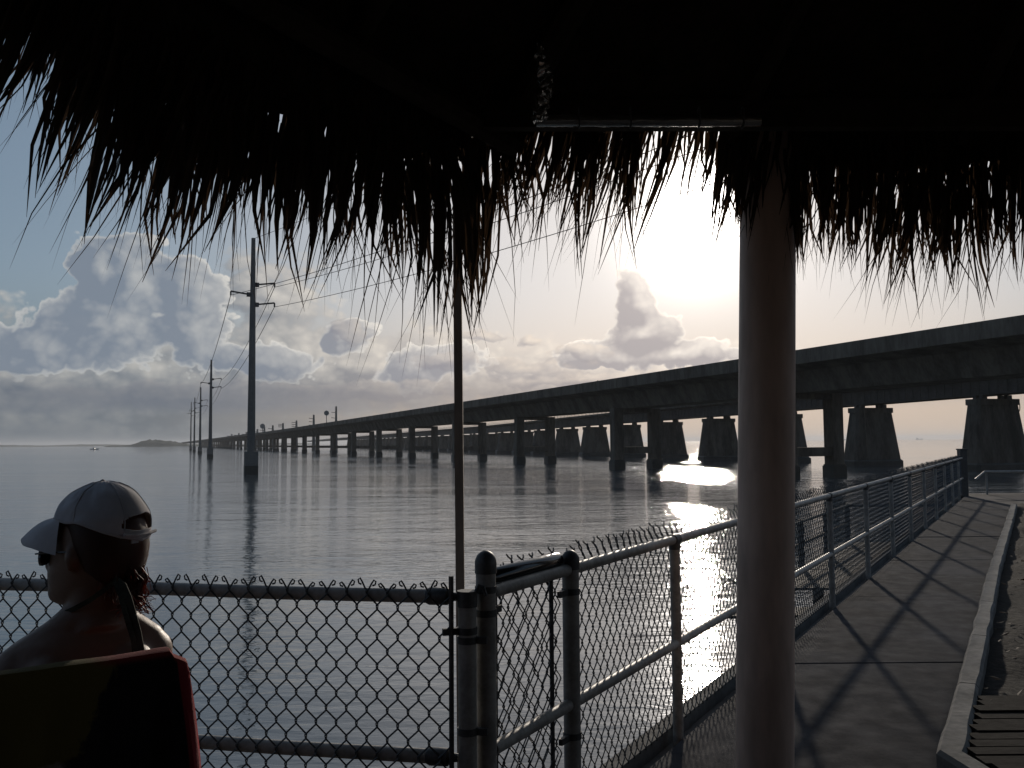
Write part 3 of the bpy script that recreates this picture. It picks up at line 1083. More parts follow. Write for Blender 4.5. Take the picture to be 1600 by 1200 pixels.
# the gate on the left
gate = thing('chain_link_gate', 'chain link gate with pipe frame closing the left side behind the seated person', 'gate', (GA.x, GA.y, 0))
GN = Vector((GD.y, -GD.x, 0)) * -1               # towards the water
GN = Vector((-GD.y, GD.x, 0)) if Vector((-GD.y, GD.x, 0)).y > 0 else Vector((GD.y, -GD.x, 0))
gp = lambda t, z, o=0.0: GA + GD * t + GN * o + Vector((0, 0, z))
mb = MB(); mb.tube([gp(0, .02), gp(0, .905)], .027, 20); gpost = mb.build('frame_post', M['galv'], gate, smooth=True)
mb = MB(); mb.tube([gp(0, .862), gp(0, .909)], .0305, 20); mb.build('post_collar', M['fitting'], gpost, smooth=True)
mb = MB(); mb.tube([gp(2.30, .02), gp(2.30, .905)], .027, 16); mb.build('frame_post', M['galv'], gate, smooth=True)
for z, nm in ((RAIL - .003, 'top_rail'), (MID, 'bottom_rail')):
    mb = MB(); mb.tube([gp(.085, z), gp(.6, z - .002), gp(1.3, z + .003), gp(2.27, z)], .021, 16); rl = mb.build(nm, M['galv'], gate, smooth=True)
    mb = MB(); mb.tube([gp(.029, z), gp(.05, z), gp(.06, z), gp(.115, z), gp(.125, z)], [.012, .014, .0255, .0265, .022], 16); mb.build('rail_end', M['fitting'], rl, smooth=True)
chain_link(gp(.046, 0, -.027), gp(2.28, 0, -.027), .03, .895, seed=11).build('chain_link_mesh', M['vinyl'], gate)
mb = MB(); mb.tube([gp(.042, .03, -.027), gp(.042, .955, -.027)], .0075, 8); mb.build('tension_bar', M['fitting'], gate, smooth=True)
for z in (.792, .36):
    mb = MB(); q = gp(0, z); band(mb, q.x, q.y, z, .030, .02, GD - GN * .55, .036); mb.build('tension_band', M['fitting'], gate, smooth=True)
for z in (.765, .50, .31):
    mb = MB(); q = gp(0, z); band(mb, q.x, q.y, z, .0305, .02, -GD, .03); mb.build('hinge_band', M['fitting'], gate, smooth=True)
mb = MB(); mb.tube([gp(-.026, .905, .0), gp(-.036, .925, 0), gp(-.05, .92, 0), gp(-.058, .895, 0)], .006, 8); mb.build('latch_loop', M['fitting'], gate, smooth=True)

# thin square stake behind the gate post, up into the eave
q0, q1 = G(723, 1200, .0), None
stk_b = P(721.5, 1200, 3.58)
stk_t = P(714.5, 380, 3.58)
dirv = (stk_t - stk_b).normalized()
t0 = (0.0 - stk_b.z) / dirv.z
t1 = (2.36 - stk_b.z) / dirv.z
stake = thing('roof_stake', 'thin grey square pole rising beside the gate post up into the thatch', 'pole', stk_b + dirv * t0)
mb = MB(); mb.beam(stk_b + dirv * (t0 - .05), stk_b + dirv * t1, .0335, .0335, up=(0, 1, 0)); mb.build('shaft', M['stake'], stake)
mb = MB(); c = stk_b + dirv * (t0 + .012); mb.box((c.x, c.y, -.02), (.09, .09, .06)); mb.build('foot_plate', M['fitting'], stake)

# low rail fence across the far end of the walkway
cross = thing('end_railing', 'low railing with mesh across the far end of the walkway', 'railing', (fx(21.6) + 1.2, 21.9, 0))
e0 = Vector((fx(21.6) + .62, 21.75, 0))
for k in range(7):
    c = e0 + Vector((k * .95, k * .05, 0))
    mb = MB(); mb.tube([c + Vector((0, 0, -.05)), c + Vector((0, 0, .55))], .024, 8); mb.build('post', M['galv'], cross, smooth=True)
mb = MB(); mb.tube([e0 + Vector((-.42, -.3, .38)), e0 + Vector((-.05, -.02, .55)), e0 + Vector((5.7, .3, .55))], .028, 8); mb.build('top_rail', M['galv'], cross, smooth=True)
chain_link(e0, e0 + Vector((5.7, .3, 0)), .03, .52, seed=8, sides=3, r=.0026).build('chain_link_mesh', M['vinyl'], cross)

# ------------------------------------------------------------------ fishing dock below the seawall
dock = thing('fishing_dock', 'low dark wooden dock on piles just outside the fence', 'dock', (fx(13) - 1.5, 13, WATER_Z))
DZ = -1.0
for (ya, yb, wl) in ((9.4, 11.85, .55), (12.2, 12.75, 2.1), (14.4, 20.6, 2.3)):
    y = ya
    while y < yb:
        xl = fx(y) - .45 - wl + rr.uniform(-.03, .03)
        mb = MB(); mb.beam((xl, y, DZ + rr.uniform(-.006, .006)), (fx(y) - .25, y, DZ), .135, .04); mb.build('plank', M['dock'], dock)
        y += .145
    for o in ((-.5 - wl + .25, -.55) if ya > 14 else (-.55,)):
        a, b = Vector((fx(ya) + o, ya - .06, DZ - .12)), Vector((fx(yb) + o, yb - .02, DZ - .12))
        mb = MB(); mb.beam(a, b, .09, .19); mb.build('joist', M['dock'], dock)
        for u in (.06, .5, .94):
            c = a.lerp(b, u)
            mb = MB(); mb.tube([(c.x, c.y + .12, WATER_Z - 1), (c.x, c.y + .12, DZ - .02)], .11, 10); mb.build('pile', M['dock'], dock, smooth=True)
a, b = Vector((fx(14.6) - .45 - 2.2, 14.6, 0)), Vector((fx(20.5) - 2.6, 20.5, 0))
for z in (DZ + .45, DZ + .85):
    mb = MB(); mb.tube([Vector((a.x, a.y, z)), Vector((b.x, b.y, z))], .03, 8); mb.build('hand_rail', M['dock'], dock, smooth=True)
mb = MB(); mb.tube([Vector((b.x, b.y, DZ + .85)), Vector((fx(20.5) - .3, 20.5, DZ + .85))], .03, 8); mb.build('hand_rail', M['dock'], dock, smooth=True)
for u in (0, .33, .66, 1):
    c = a.lerp(b, u)
    mb = MB(); mb.box((c.x, c.y, DZ + .44), (.09, .09, .9)); mb.build('rail_post', M['dock'], dock)
tp = P(1141, 938, 12.3)
trap = thing('crab_trap', 'wire hoop crab trap standing on the corner of the low dock', 'crab trap', (tp.x, 12.3, DZ + .022))
hoops = []
for dy in (-.2, 0, .2):
    mb = MB()
    pts = [Vector((tp.x + .23 * math.cos(a), 12.3 + dy, DZ + .03 + .06 + .36 * math.sin(a))) for a in np.linspace(0, math.pi, 11)]
    mb.tube([Vector((tp.x + .23, 12.3 + dy, DZ + .022))] + pts + [Vector((tp.x - .23, 12.3 + dy, DZ + .022))], .008, 6)
    mb.build('hoop', M['wire'], trap)
mb = MB()
for a in np.linspace(0, math.pi, 7):
    p = Vector((tp.x + .23 * math.cos(a), 12.3, DZ + .09 + .36 * math.sin(a)))
    mb.tube([p + Vector((0, -.2, 0)), p + Vector((0, .2, 0))], .006, 5)
for x in np.linspace(-.18, .18, 5):
    h = .36 * math.sqrt(max(0, 1 - (x / .23) ** 2)) + .06
    mb.tube([(tp.x + x, 12.1, DZ + .03), (tp.x + x, 12.1, DZ + h)], .005, 5)
mb.build('trap_mesh', M['wire'], trap)


# ------------------------------------------------------------------ thatched hut
KH = 1.25
HC = Vector((1.46, 0.25, 0)) * KH                      # centre of the hexagonal hut
HA = 2.60 * KH                                         # apothem to the eave
HR = HA / math.cos(R(30))
hexv = [HC + Vector((math.cos(R(a)) * HR, math.sin(R(a)) * HR, 0)) for a in (0, 60, 120, 180, 240, 300)]   # 60,120: the edge in front; 120-180: left
hut = thing('thatched_hut', 'dark palm thatched roof with shaggy hanging fringe over the whole top of the view', 'thatched hut', (HC.x, HC.y, 0))
EZ = CAM_Z + 0.95 * KH                                         # eave height of the roof frame
AP = Vector((HC.x, HC.y, CAM_Z + 2.7 * KH))
corner = hexv[2]
LEFT_D = (hexv[3] - hexv[2]).normalized()


def eave_hit(px, off=0.0):
    """Where the sight line of picture column px crosses the eave plan; off pushes the eave outwards."""
    d = ray(px, 300)
    d = Vector((d.x, d.y, 0)).normalized()
    yR = hexv[1].y + off
    p = d * (yR / d.y)
    if p.x >= corner.x - 0.0:
        return p, Vector((1, 0, 0)), Vector((0, 1, 0))
    nrm = Vector((LEFT_D.y, -LEFT_D.x, 0))
    if nrm.dot(HC - corner) > 0:
        nrm = -nrm
    q = corner + nrm * off
    t = q.dot(nrm) / d.dot(nrm)
    return d * t, -LEFT_D, nrm


PROF = [(-420, -330, -120), (-150, -120, 60), (0, -40, 190), (50, 0, 210), (100, 50, 235), (150, 110, 290), (200, 175, 340), (250, 225, 400), (300, 245, 430), (350, 250, 400),
        (400, 258, 425), (450, 268, 415), (500, 275, 440), (550, 285, 430), (600, 325, 490), (650, 335, 530), (690, 340, 540), (740, 335, 522),
        (775, 262, 460), (805, 205, 455), (835, 195, 395), (870, 222, 402), (910, 232, 410), (955, 240, 440), (1000, 238, 400), (1045, 222, 398),
        (1090, 228, 372), (1125, 280, 395), (1180, 318, 408), (1240, 318, 430), (1300, 328, 430), (1350, 332, 462), (1400, 338, 482), (1450, 328, 478),
        (1500, 332, 488), (1550, 318, 450), (1600, 322, 440), (1760, 325, 440), (2100, 325, 440)]


def prof(px):
    for (x0, b0, t0), (x1, b1, t1) in zip(PROF[:-1], PROF[1:]):
        if x0 <= px <= x1:
            u = (px - x0) / (x1 - x0)
            return b0 + (b1 - b0) * u - (42 if x0 < 1200 else 22), t0 + (t1 - t0) * u + (40 if 130 < px < 800 else 14)
    return PROF[-1][1:]


def lean_of(px):
    pts = [(-420, -.7), (0, -.55), (150, -.35), (250, -.28), (450, -.16), (600, -.06), (740, .06), (790, .10), (840, -.30), (1000, -.22), (1100, -.16), (1240, -.05), (2100, .02)]
    for (a, u), (b, v) in zip(pts[:-1], pts[1:]):
        if a <= px <= b:
            return u + (v - u) * (px - a) / (b - a)
    return 0


def on_eave(px, py, off):
    c, tdir, nrm = eave_hit(px, off)
    d = ray(px, py)
    k = math.hypot(c.x, c.y) / math.hypot(d.x, d.y)
    return CAM + d * k, tdir, nrm


tr_ = random.Random(21)


def leaf(mb, a, b, w, bend=None, nseg=4, fold=.35, pointed=True):
    """A palm leaflet: a folded blade that tapers to its tip and sags."""
    a, b = Vector(a), Vector(b)
    d = b - a
    L = d.length
    if L < 1e-4:
        return
    dn = d / L
    view = Vector((tr_.gauss(0, .5), -1, tr_.gauss(0, .3)))
    s = dn.cross(view)
    s.normalize()
    up = s.cross(dn)
    if bend is None:
        bend = Vector((tr_.gauss(0, .03), tr_.gauss(0, .03), 0)) * L * 2
    vs = []
    for k in range(nseg + 1):
        u = k / nseg
        ww = w * (0.72 + .5 * math.sin(math.pi * min(1, u * 1.1)) * .55) * (1 - u ** 2.2 * (0.93 if pointed else .35))
        c = a + d * u + bend * (4 * u * (1 - u))
        vs += [c - s * ww / 2 + up * ww * fold * .5, c, c + s * ww / 2 + up * ww * fold * .5]
    fs = []
    for k in range(nseg):
        i = k * 3
        fs += [(i, i + 1, i + 4, i + 3), (i + 1, i + 2, i + 5, i + 4)]
    mb.add(vs, fs)


# solid inner mass of bundled thatch along the eaves, with a ragged lower edge
mb = MB()
pxs = np.arange(-420, 2101, 7.0)
rows_in, rows_out = [], []
for px in pxs:
    b, t = prof(px)
    j = 9 * mnoise.noise(Vector((px * .02, 1, 3))) + 14 * mnoise.noise(Vector((px * .075, 5, 3)))
    low, _, nrm = on_eave(px, b - 48 + j, 0.06)
    z0 = low.z
    c0, _, _ = eave_hit(px, 0.0)
    c1, _, _ = eave_hit(px, 0.30)
    c0 = Vector((c0.x, c0.y, 0)); c1 = Vector((c1.x, c1.y, 0))
    ti = EZ + .16
    o = nrm * (.02 * mnoise.noise(Vector((px * .03, 9, 1))))
    rows_in.append([c0 + o + Vector((0, 0, ti)) - nrm * .10, c0 + o - nrm * .03 + Vector((0, 0, (z0 + ti) / 2 + .04)), c0 + o + nrm * .03 + Vector((0, 0, z0 + .03)), c0 + nrm * .09 + Vector((0, 0, z0 + .006 * (tr_.random() - .5)))])
    rows_out.append([c0 + nrm * .13 + Vector((0, 0, z0 + .02)), c1 + Vector((0, 0, z0 + .14)), c1 + nrm * .02 + Vector((0, 0, ti + .1)), c1 - nrm * .35 + Vector((0, 0, ti + .42))])
mb.loft([(ri + ro)[::-1] for ri, ro in zip(rows_in, rows_out)])
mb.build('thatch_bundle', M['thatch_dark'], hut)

# roof: underside boarding of fronds and thick thatch on top
mb = MB()
for k in range(6):
    a, b = hexv[k], hexv[(k + 1) % 6]
    n_ = 14
    grid = []
    for i in range(n_ + 1):
        u = i / n_
        row = []
        for j in range(15):
            v = j / 14
            p = a.lerp(b, v)
            p = Vector((p.x, p.y, EZ + .1)).lerp(AP, u)
            p.z += .02 * mnoise.noise(p * 5) + (.03 if j % 2 else 0) * (1 - u)
            row.append(p)
        grid.append(row)
    vs = [p for r in grid for p in r] + [p + Vector((0, 0, .24 + .05 * mnoise.noise(p * 3))) for r in grid for p in r]
    m_ = len(grid) * 15
    fs = []
    for i in range(n_):
        for j in range(14):
            q = (i * 15 + j, i * 15 + j + 1, (i + 1) * 15 + j + 1, (i + 1) * 15 + j)
            fs.append(q[::-1]); fs.append(tuple(x + m_ for x in q))
    for j in range(14):
        fs.append((j, m_ + j, m_ + j + 1, j + 1)[::-1])
    mb.add(vs, fs)
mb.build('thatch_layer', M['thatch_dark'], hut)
for k in range(6):                                # hip rafters, common rafters and purlins
    a, b = hexv[k], hexv[(k + 1) % 6]
    for v in (0, .25, .5, .75):
        p = a.lerp(b, v)
        p = Vector((p.x, p.y, EZ + .02))
        top = AP + Vector((0, 0, -.12)) + (p - Vector((AP.x, AP.y, p.z))) * .04
        mb = MB(); mb.tube([p, top], [.05 if v == 0 else .034, .04 if v == 0 else .026], 8); mb.build('rafter', M['timber'], hut, smooth=True)
    for u in (.33, .66):
        p, q = (Vector((x.x, x.y, EZ)).lerp(AP, u) - Vector((0, 0, .05)) for x in (a, b))
        mb = MB(); mb.tube([p, q], .024, 8); mb.build('purlin', M['timber'], hut, smooth=True)
    if k not in (1,):
        p, q = (Vector((x.x, x.y, EZ - .02)) + (HC - Vector((x.x, x.y, 0))).normalized() * .12 for x in (a, b))
        mb = MB(); mb.tube([p, q], .045, 8); mb.build('eave_beam', M['timber'], hut, smooth=True)
BY = 2.56 * KH
b0, b1 = P(842, 196, BY), P(1700, 192, BY)
mb = MB(); mb.beam(b0 + Vector((-.25, .02, .045)), b1 + Vector((.7, .02, .03)), .05, .10); mb.build('eave_beam', M['timber'], hut)

# hanging leaflets: the ones that show largest are single parts, the rest one mass
single, mass = [], MB()
for px in np.arange(-300, 1790, 12.5):             # tufts drawn to a point
    for lay in range(2):
        if lay == 1 and tr_.random() < .45:
            continue
        x = px + tr_.uniform(-8, 8)
        b, t = prof(x)
        ln = lean_of(x) + tr_.gauss(0, .10)
        H_ = (t - b) * (tr_.uniform(.35, .75) if tr_.random() < .45 else tr_.uniform(.75, 1.1)) * (1.0 if lay == 0 else .85)
        off = tr_.uniform(-.03, .05) if lay == 0 else tr_.uniform(.08, .2)
        sun_gap = 1035 < x < 1125
        nl = tr_.randint(4, 7)
        if sun_gap:
            nl = tr_.randint(2, 4)
        for k in range(nl):
            sx = x + tr_.uniform(-9, 9)
            sy = b - tr_.uniform(30, 90)
            ex = x + (H_ + 40) * ln + tr_.gauss(0, 3.0)
            hh = H_ * tr_.uniform(.55, 1.0)
            o2 = off + tr_.uniform(-.02, .02)
            A_, _, _ = on_eave(sx, sy, o2)
            B_, _, _ = on_eave(sx + (ex - sx) * hh / max(H_, 1), b + hh, o2 + tr_.uniform(-.02, .03))
            w = tr_.uniform(.012, .024)
            if k == 0 and lay == 0 and -10 < x < 1610:
                single.append((A_, B_, w * 1.15))
            else:
                leaf(mass, A_, B_, w, nseg=3)
for i in range(900):                             # thin loose strands and short broken tips
    x = tr_.uniform(-250, 1760)
    b, t = prof(x)
    if 1035 < x < 1125 and tr_.random() < .6:
        continue
    ln = lean_of(x) + tr_.gauss(0, .22)
    H_ = (t - b) * tr_.uniform(.25, 1.12) * (1 if x > 160 else .9)
    if tr_.random() < .04:
        H_ *= 1.15
    sy = b - tr_.uniform(0, 40)
    o2 = tr_.uniform(-.05, .22)
    A_, td, _ = on_eave(x, sy, o2)
    B_, _, _ = on_eave(x + H_ * ln, b + H_, o2 + tr_.gauss(0, .03))
    L = (B_ - A_).length
    leaf(mass, A_, B_, tr_.uniform(.003, .007), nseg=4, bend=td * tr_.gauss(0, .055) * L)
for i in range(1700):                             # the body of the skirt
    x = tr_.uniform(-400, 2080)
    b, t = prof(x)
    if 1035 < x < 1125 and tr_.random() < .5:
        continue
    ln = lean_of(x) + tr_.gauss(0, .12)
    o2 = tr_.uniform(-.06, .25)
    top = b - tr_.uniform(40, 190)
    H_ = (b - top) + (t - b) * (tr_.uniform(-.5, .02) if tr_.random() < .8 else tr_.uniform(0, .3))
    A_, td, _ = on_eave(x, top, o2)
    B_, _, _ = on_eave(x + H_ * ln, top + H_, o2)
    leaf(mass, A_, B_, tr_.uniform(.012, .026), nseg=3)
for i in range(900):                              # courses of thatch over the outside of the roof
    k = tr_.choice((1, 2, 2, 1, 0, 3, 4, 5))
    a, b = hexv[k], hexv[(k + 1) % 6]
    u, v = tr_.random() ** 1.3 * .95, tr_.random()
    p = Vector((a.x, a.y, EZ + .1)).lerp(Vector((b.x, b.y, EZ + .1)), v).lerp(AP, u) + Vector((0, 0, .27))
    out = ((a + b) / 2 - HC).normalized()
    q = p + out * tr_.uniform(.3, .5) - Vector((0, 0, tr_.uniform(.22, .4))) + Vector((tr_.gauss(0, .05), tr_.gauss(0, .05), 0))
    leaf(mass, p, q, tr_.uniform(.015, .03), nseg=3)
mass.build('palm_leaflets', M['thatch'], hut, kind='stuff')
tr_.shuffle(single)
for A_, B_, w in single[:290]:
    mb = MB(); leaf(mb, A_, B_, w, nseg=5); mb.build('palm_leaf', M['thatch'], hut)

# rolled clear plastic blind tied up under the beam, its end hanging down crumpled
blind = thing('rolled_blind', 'shiny rolled clear plastic blind tied under the eave beam with a crumpled end at left', 'rolled blind', P(1010, 189, 2.46 * KH))


def crumple(mb, pts, r, n, amp, fr, seed):
    m0 = len(mb.v)
    mb.tube(pts, r, n)
    for i in range(m0, len(mb.v)):
        p = Vector(mb.v[i])
        q = Vector((mnoise.noise(p * fr + Vector((seed, 0, 0))), mnoise.noise(p * fr + Vector((0, seed, 0))), mnoise.noise(p * fr + Vector((0, 0, seed)))))
        mb.v[i] = tuple(p + q * amp)


mb = MB()
crumple(mb, [P(x, 188.5, 2.46 * KH) for x in np.arange(838, 1192, 5)], .0215, 18, .0022, 90, 3)
mb.build('roll', M['foil'], blind, smooth=True)
mb = MB()
crumple(mb, [P(848 + 5 * math.sin(y * .06), y, 2.44 * KH) for y in np.arange(70, 190, 1.5)], [.008 + .016 * min(1, (y - 66) / 40) for y in np.arange(70, 190, 1.5)], 22, .014, 75, 8)
mb.build('hanging_end', M['foil'], blind, smooth=True)
for x in (905, 985, 1092, 1160):
    mb = MB(); c = P(x, 188.5, 2.46 * KH)
    mb.tube([c + Vector((0, .027 * math.cos(a), .027 * math.sin(a) + (.02 if math.sin(a) > .5 else 0))) for a in np.linspace(0, 2 * math.pi, 13)[:-1]], .0025, 5, closed=True)
    mb.build('tie', M['wire'], blind)

# the big round post
pb_, pt_ = P(1194.6, 1200, 3.68), P(1199, 400, 3.68)
pd = (pt_ - pb_).normalized()
post = thing('roof_post', 'thick smooth round post painted beige, holding up the thatched roof at right', 'post', pb_ + pd * ((0 - pb_.z) / pd.z))
mb = MB()
zs = [-.03, .3, .7, 1.1, 1.5, 1.9, 2.3, 2.9]
mb.tube([pb_ + pd * ((z - pb_.z) / pd.z) for z in zs], [.114, .1138, .1134, .1132, .1134, .113, .1128, .1128], 40)
mb.build('shaft', M['post'], post, smooth=True)


# ------------------------------------------------------------------ the seated person
YP = 1.95
TF = Vector((-.55, .835, 0)).normalized()        # the way the body faces
TS = Vector((TF.y, -TF.x, 0))                    # towards the person's right hand
HF = Vector((-.965, .26, 0)).normalized()        # the way the head faces
HS = Vector((HF.y, -HF.x, 0))
HX = P(150, 860, YP)
MM = YP / FPX


def hz(py):
    return P(150, py, YP).z


def hp(px, py, s=0.0):                            # a point on the head's middle plane from its picture place, s metres to the side
    c = Vector((HX.x, HX.y, hz(py)))
    return c + HF * ((150 - px) * MM / .965) + HS * s


def head_ring(py, f, b, w, n=28, sq=1.0):
    cf = (f + b) / 2
    hw = (b - f) / 2
    r = []
    for k in range(n):
        a = 2 * math.pi * k / n
        ca, sa = math.cos(a), math.sin(a)
        taper = 1 - .16 * ca if ca > 0 else 1 - .05 * ca * -1
        r.append(hp(cf - hw * math.copysign(abs(ca) ** sq, ca), py, w * .001 * math.copysign(abs(sa) ** .9, sa) * taper))
    return r


def evaluated(o, mods):
    for kind, kw in mods:
        md = o.modifiers.new(kind.lower(), kind)
        for k, v in kw.items():
            setattr(md, k, v)
    dg = bpy.context.evaluated_depsgraph_get()
    me = bpy.data.meshes.new_from_object(o.evaluated_get(dg))
    o.modifiers.clear()
    oldm = o.data
    o.data = me
    bpy.data.meshes.remove(oldm)
    return o


sp = P(140, 1015, YP)
person = thing('person', 'seated person in a pale baseball cap seen from behind, head turned left over the water', 'person', (sp.x, sp.y, 0))
mb = MB()
skull = [(945, 90, 118, 20), (940, 75.5, 150, 34), (932, 71, 172, 44), (922, 72, 186, 52), (914, 74.5, 194, 57), (907, 71.5, 201, 60), (902, 73.5, 205, 62), (896, 71.5, 209, 64),
         (889, 74, 213, 67), (878, 77, 217, 70), (866, 79, 220, 73), (856, 81, 222, 75), (845, 79, 222, 76), (832, 81, 221, 76), (816, 87, 218, 74), (800, 97, 210, 68), (786, 112, 198, 55), (775, 132, 182, 36)]
mb.loft([head_ring(*s) for s in skull])
mb.tube([hp(80, 862), hp(73, 874), hp(66.5, 884), hp(70, 889), hp(77, 891)], [.006, .0085, .011, .012, .008], 10)     # nose
for s in (-1, 1):
    mb.ball(hp(71.5, 887, s * .011), .008, 8, 6)
    mb.tube([hp(150, 850, s * .074), hp(154, 866, s * .080), hp(151, 884, s * .076)], [.010, .014, .009], 8)          # ears
nb = P(152, 990, YP + .0)
mb.tube([hp(150, 900), hp(150, 930), hp(150, 958), Vector((nb.x, nb.y - .005, P(0, 985, YP).z))], [.056, .054, .057, .066], 20)
SPINE = Vector((P(141, 1000, YP).x, YP - .01, 0))


def body_ring(z, hw, hd, lean, n=28, shift=0.0):
    c = SPINE + TF * (lean) + TS * shift + Vector((0, 0, z))
    return [c + TS * (hw * math.copysign(abs(math.cos(2 * math.pi * k / n)) ** .85, math.cos(2 * math.pi * k / n))) + TF * (hd * math.sin(2 * math.pi * k / n)) for k in range(n)]


zsh = P(0, 1000, YP).z
mb.loft([body_ring(.40, .15, .10, .06), body_ring(.44, .175, .125, .055), body_ring(.52, .170, .118, .045), body_ring(.62, .145, .10, .03), body_ring(.72, .150, .102, .02),
         body_ring(.80, .163, .108, .012), body_ring(zsh - .035, .168, .098, .008), body_ring(zsh + .005, .145, .075, .006), body_ring(zsh + .035, .095, .055, .008), body_ring(zsh + .055, .055, .045, .01)])
shl = SPINE + TS * -.136 + Vector((0, 0, zsh - .055))
shr = SPINE + TS * .120 + Vector((0, 0, zsh - .036))
ntop = Vector((nb.x, nb.y, zsh + .052))
for sh in (shl, shr):
    mb.tube([ntop + Vector((0, 0, .02)), ntop.lerp(sh, .45) + Vector((0, 0, .008)), sh + Vector((0, 0, .012))], [.046, .046, .046], 14)
    mb.ball(sh + Vector((0, 0, -.004)), .054, 16, 10)
    mb.ball(sh.lerp(SPINE + Vector((0, 0, zsh - .08)), .4) - TF * .055, .055, 14, 9)        # shoulder blade
for sh, s in ((shl, -1), (shr, 1)):                # upper arm, forearm, hand on the thigh
    el_ = sh + TS * (.05 * s) + TF * .06 + Vector((0, 0, -.275))
    wr = el_ + TF * .215 - TS * (.06 * s) + Vector((0, 0, -.03))
    mb.tube([sh, sh.lerp(el_, .4), el_, el_.lerp(wr, .35), wr], [.049, .043, .036, .036, .024], 14)
    mb.ball(el_, .037, 12, 8)
    pm = wr + TF * .05 + Vector((0, 0, -.012))
    mb.tube([wr, pm, pm + TF * .035], [.024, .036, .034], 12)
    for fk in range(4):
        o = TS * ((fk - 1.5) * .017)
        L = (.058, .070, .066, .052)[fk]
        k0 = pm + TF * .03 + o
        mb.tube([k0, k0 + TF * L * .55 + Vector((0, 0, .004)), k0 + TF * L + Vector((0, 0, -.014)), k0 + TF * L * 1.2 + Vector((0, 0, -.03))], [.0095, .009, .008, .0065], 8)
    k0 = pm - TS * (.028 * s) - TF * .02
    mb.tube([k0, k0 - TS * (.022 * s) + TF * .025, k0 - TS * (.024 * s) + TF * .055], [.012, .010, .008], 8)
    hip = SPINE + TF * .07 + TS * (.09 * s) + Vector((0, 0, .49))
    kn = hip + TF * .42 + TS * (.03 * s) + Vector((0, 0, .02))
    an = kn + TF * .02 + Vector((0, 0, -.42))
    mb.tube([hip, hip.lerp(kn, .5), kn], [.092, .078, .056], 16)
    mb.ball(kn, .057, 14, 9)
    mb.tube([kn, kn.lerp(an, .35) - TF * .012, an], [.054, .054, .034], 14)
    mb.tube([an + Vector((0, 0, -.03)) - TF * .03, an + Vector((0, 0, -.045)) + TF * .06, an + Vector((0, 0, -.058)) + TF * .16], [.036, .034, .020], 12)
body = mb.build('body', M['skin'], person)
evaluated(body, [('REMESH', dict(mode='VOXEL', voxel_size=.0062)), ('SMOOTH', dict(factor=.5, iterations=5))])
body.data.materials.clear(); body.data.materials.append(M['skin'])
body.data.polygons.foreach_set('use_smooth', [True] * len(body.data.polygons))

# hair: a close cap of hair below the hat, and a short loose ponytail
mb = MB()
mb.loft([head_ring(908, 184, 207, 40), head_ring(900, 168, 215, 60), head_ring(886, 146, 222, 73), head_ring(870, 130, 226, 79), head_ring(852, 118, 228.5, 82), head_ring(834, 108, 228, 82), head_ring(816, 98, 225, 80), head_ring(800, 103, 217, 73), head_ring(786, 118, 203, 58)])
m0 = len(mb.v)
for i in range(m0):
    p = Vector(mb.v[i])
    mb.v[i] = tuple(p + Vector((1, 1, 0)) * .003 * mnoise.noise(Vector((p.x * 60, p.y * 60, p.z * 9))))
hr = random.Random(5)
for i in range(150):
    a0 = hp(212 + hr.uniform(-9, 9), 876 + hr.uniform(-16, 14), hr.uniform(-.03, .03))
    a1 = hp(216 + hr.uniform(-8, 12), 903 + hr.uniform(-6, 6), hr.uniform(-.03, .03))
    sp_ = hr.random()
    a2 = hp(214 + hr.uniform(-10, 14) , 925 + hr.uniform(-8, 8), hr.uniform(-.035, .035))
    a3 = hp(213 + hr.uniform(-12, 22), 945 + hr.uniform(-16, 14), hr.uniform(-.04, .04))
    a4 = a3 + HF * hr.uniform(-.02, .02) + Vector((0, 0, hr.uniform(-.012, .004)))
    mb.tube([a0, a1, a2, a3, a4], [.0013, .0014, .0012, .0009, .0004], 3)
for i in range(120):                               # wisps at the nape
    a0 = hp(hr.uniform(180, 214), hr.uniform(884, 900), hr.uniform(-.055, .055))
    a1 = a0 + HF * hr.uniform(-.012, .006) + Vector((0, 0, -.022))
    a2 = a1 + HF * hr.uniform(-.014, .008) + Vector((0, 0, -hr.uniform(.012, .035)))
    mb.tube([a0, a1, a2], [.0012, .001, .0004], 3)
mb.build('hair', M['hair'], person, smooth=True)

# cap: crown with the opening at the back, curved peak, strap
crown_c = 160.0


def crown(phi, t, out=0.0):
    """phi 0 = front, pi = back; t 0 = rim .. 1 = top"""
    c, s = math.cos(phi), math.sin(phi)
    rim_y = 812 + (4 if c > 0 else 0) - (5 * c if c > 0 else 31 * c) * (1 if c < 0 else 1)
    rim_y = 813 - 5 * max(0, c) + 29 * max(0, -c) ** 1.3
    top_y = 753.5
    rf = (69 if c > 0 else 72)
    p = 1.75 if c > 0 else 2.25
    p = 2.05 - .33 * c
    k = max(0.0, 1 - t ** p) ** (1 / p)
    dx = rf * c * k
    y = rim_y + (top_y - rim_y) * t
    if c < 0:                                      # the back swells out over the strap
        dx -= 4.5 * -c * math.exp(-((t - .34) / .22) ** 2) * -1 * -1 if False else 0
        dx *= 1 + .055 * math.exp(-((t - .36) / .2) ** 2)
    seam = 1 - .018 * math.exp(-(((phi / (math.pi / 3)) % 1 - .5) / .05) ** 2) * (1 - t)
    w = .087 * s * k * seam
    pt = hp(crown_c - dx * seam, y + 2.2 * math.sin(phi * 3 + 1) * t * (1 - t) * 2, w)
    wr = mnoise.noise(Vector((math.cos(phi) * 2.2, math.sin(phi) * 2.2, t * 3.1))) * .0032 + mnoise.noise(Vector((math.cos(phi) * 6, math.sin(phi) * 6, t * 5))) * .0013
    pt += Vector((0, 0, wr)) + HS * (wr * .9 * s) - HF * (wr * c * .6)
    if t > .93:
        pt.z += .003 * (t - .93) / .07
    return pt


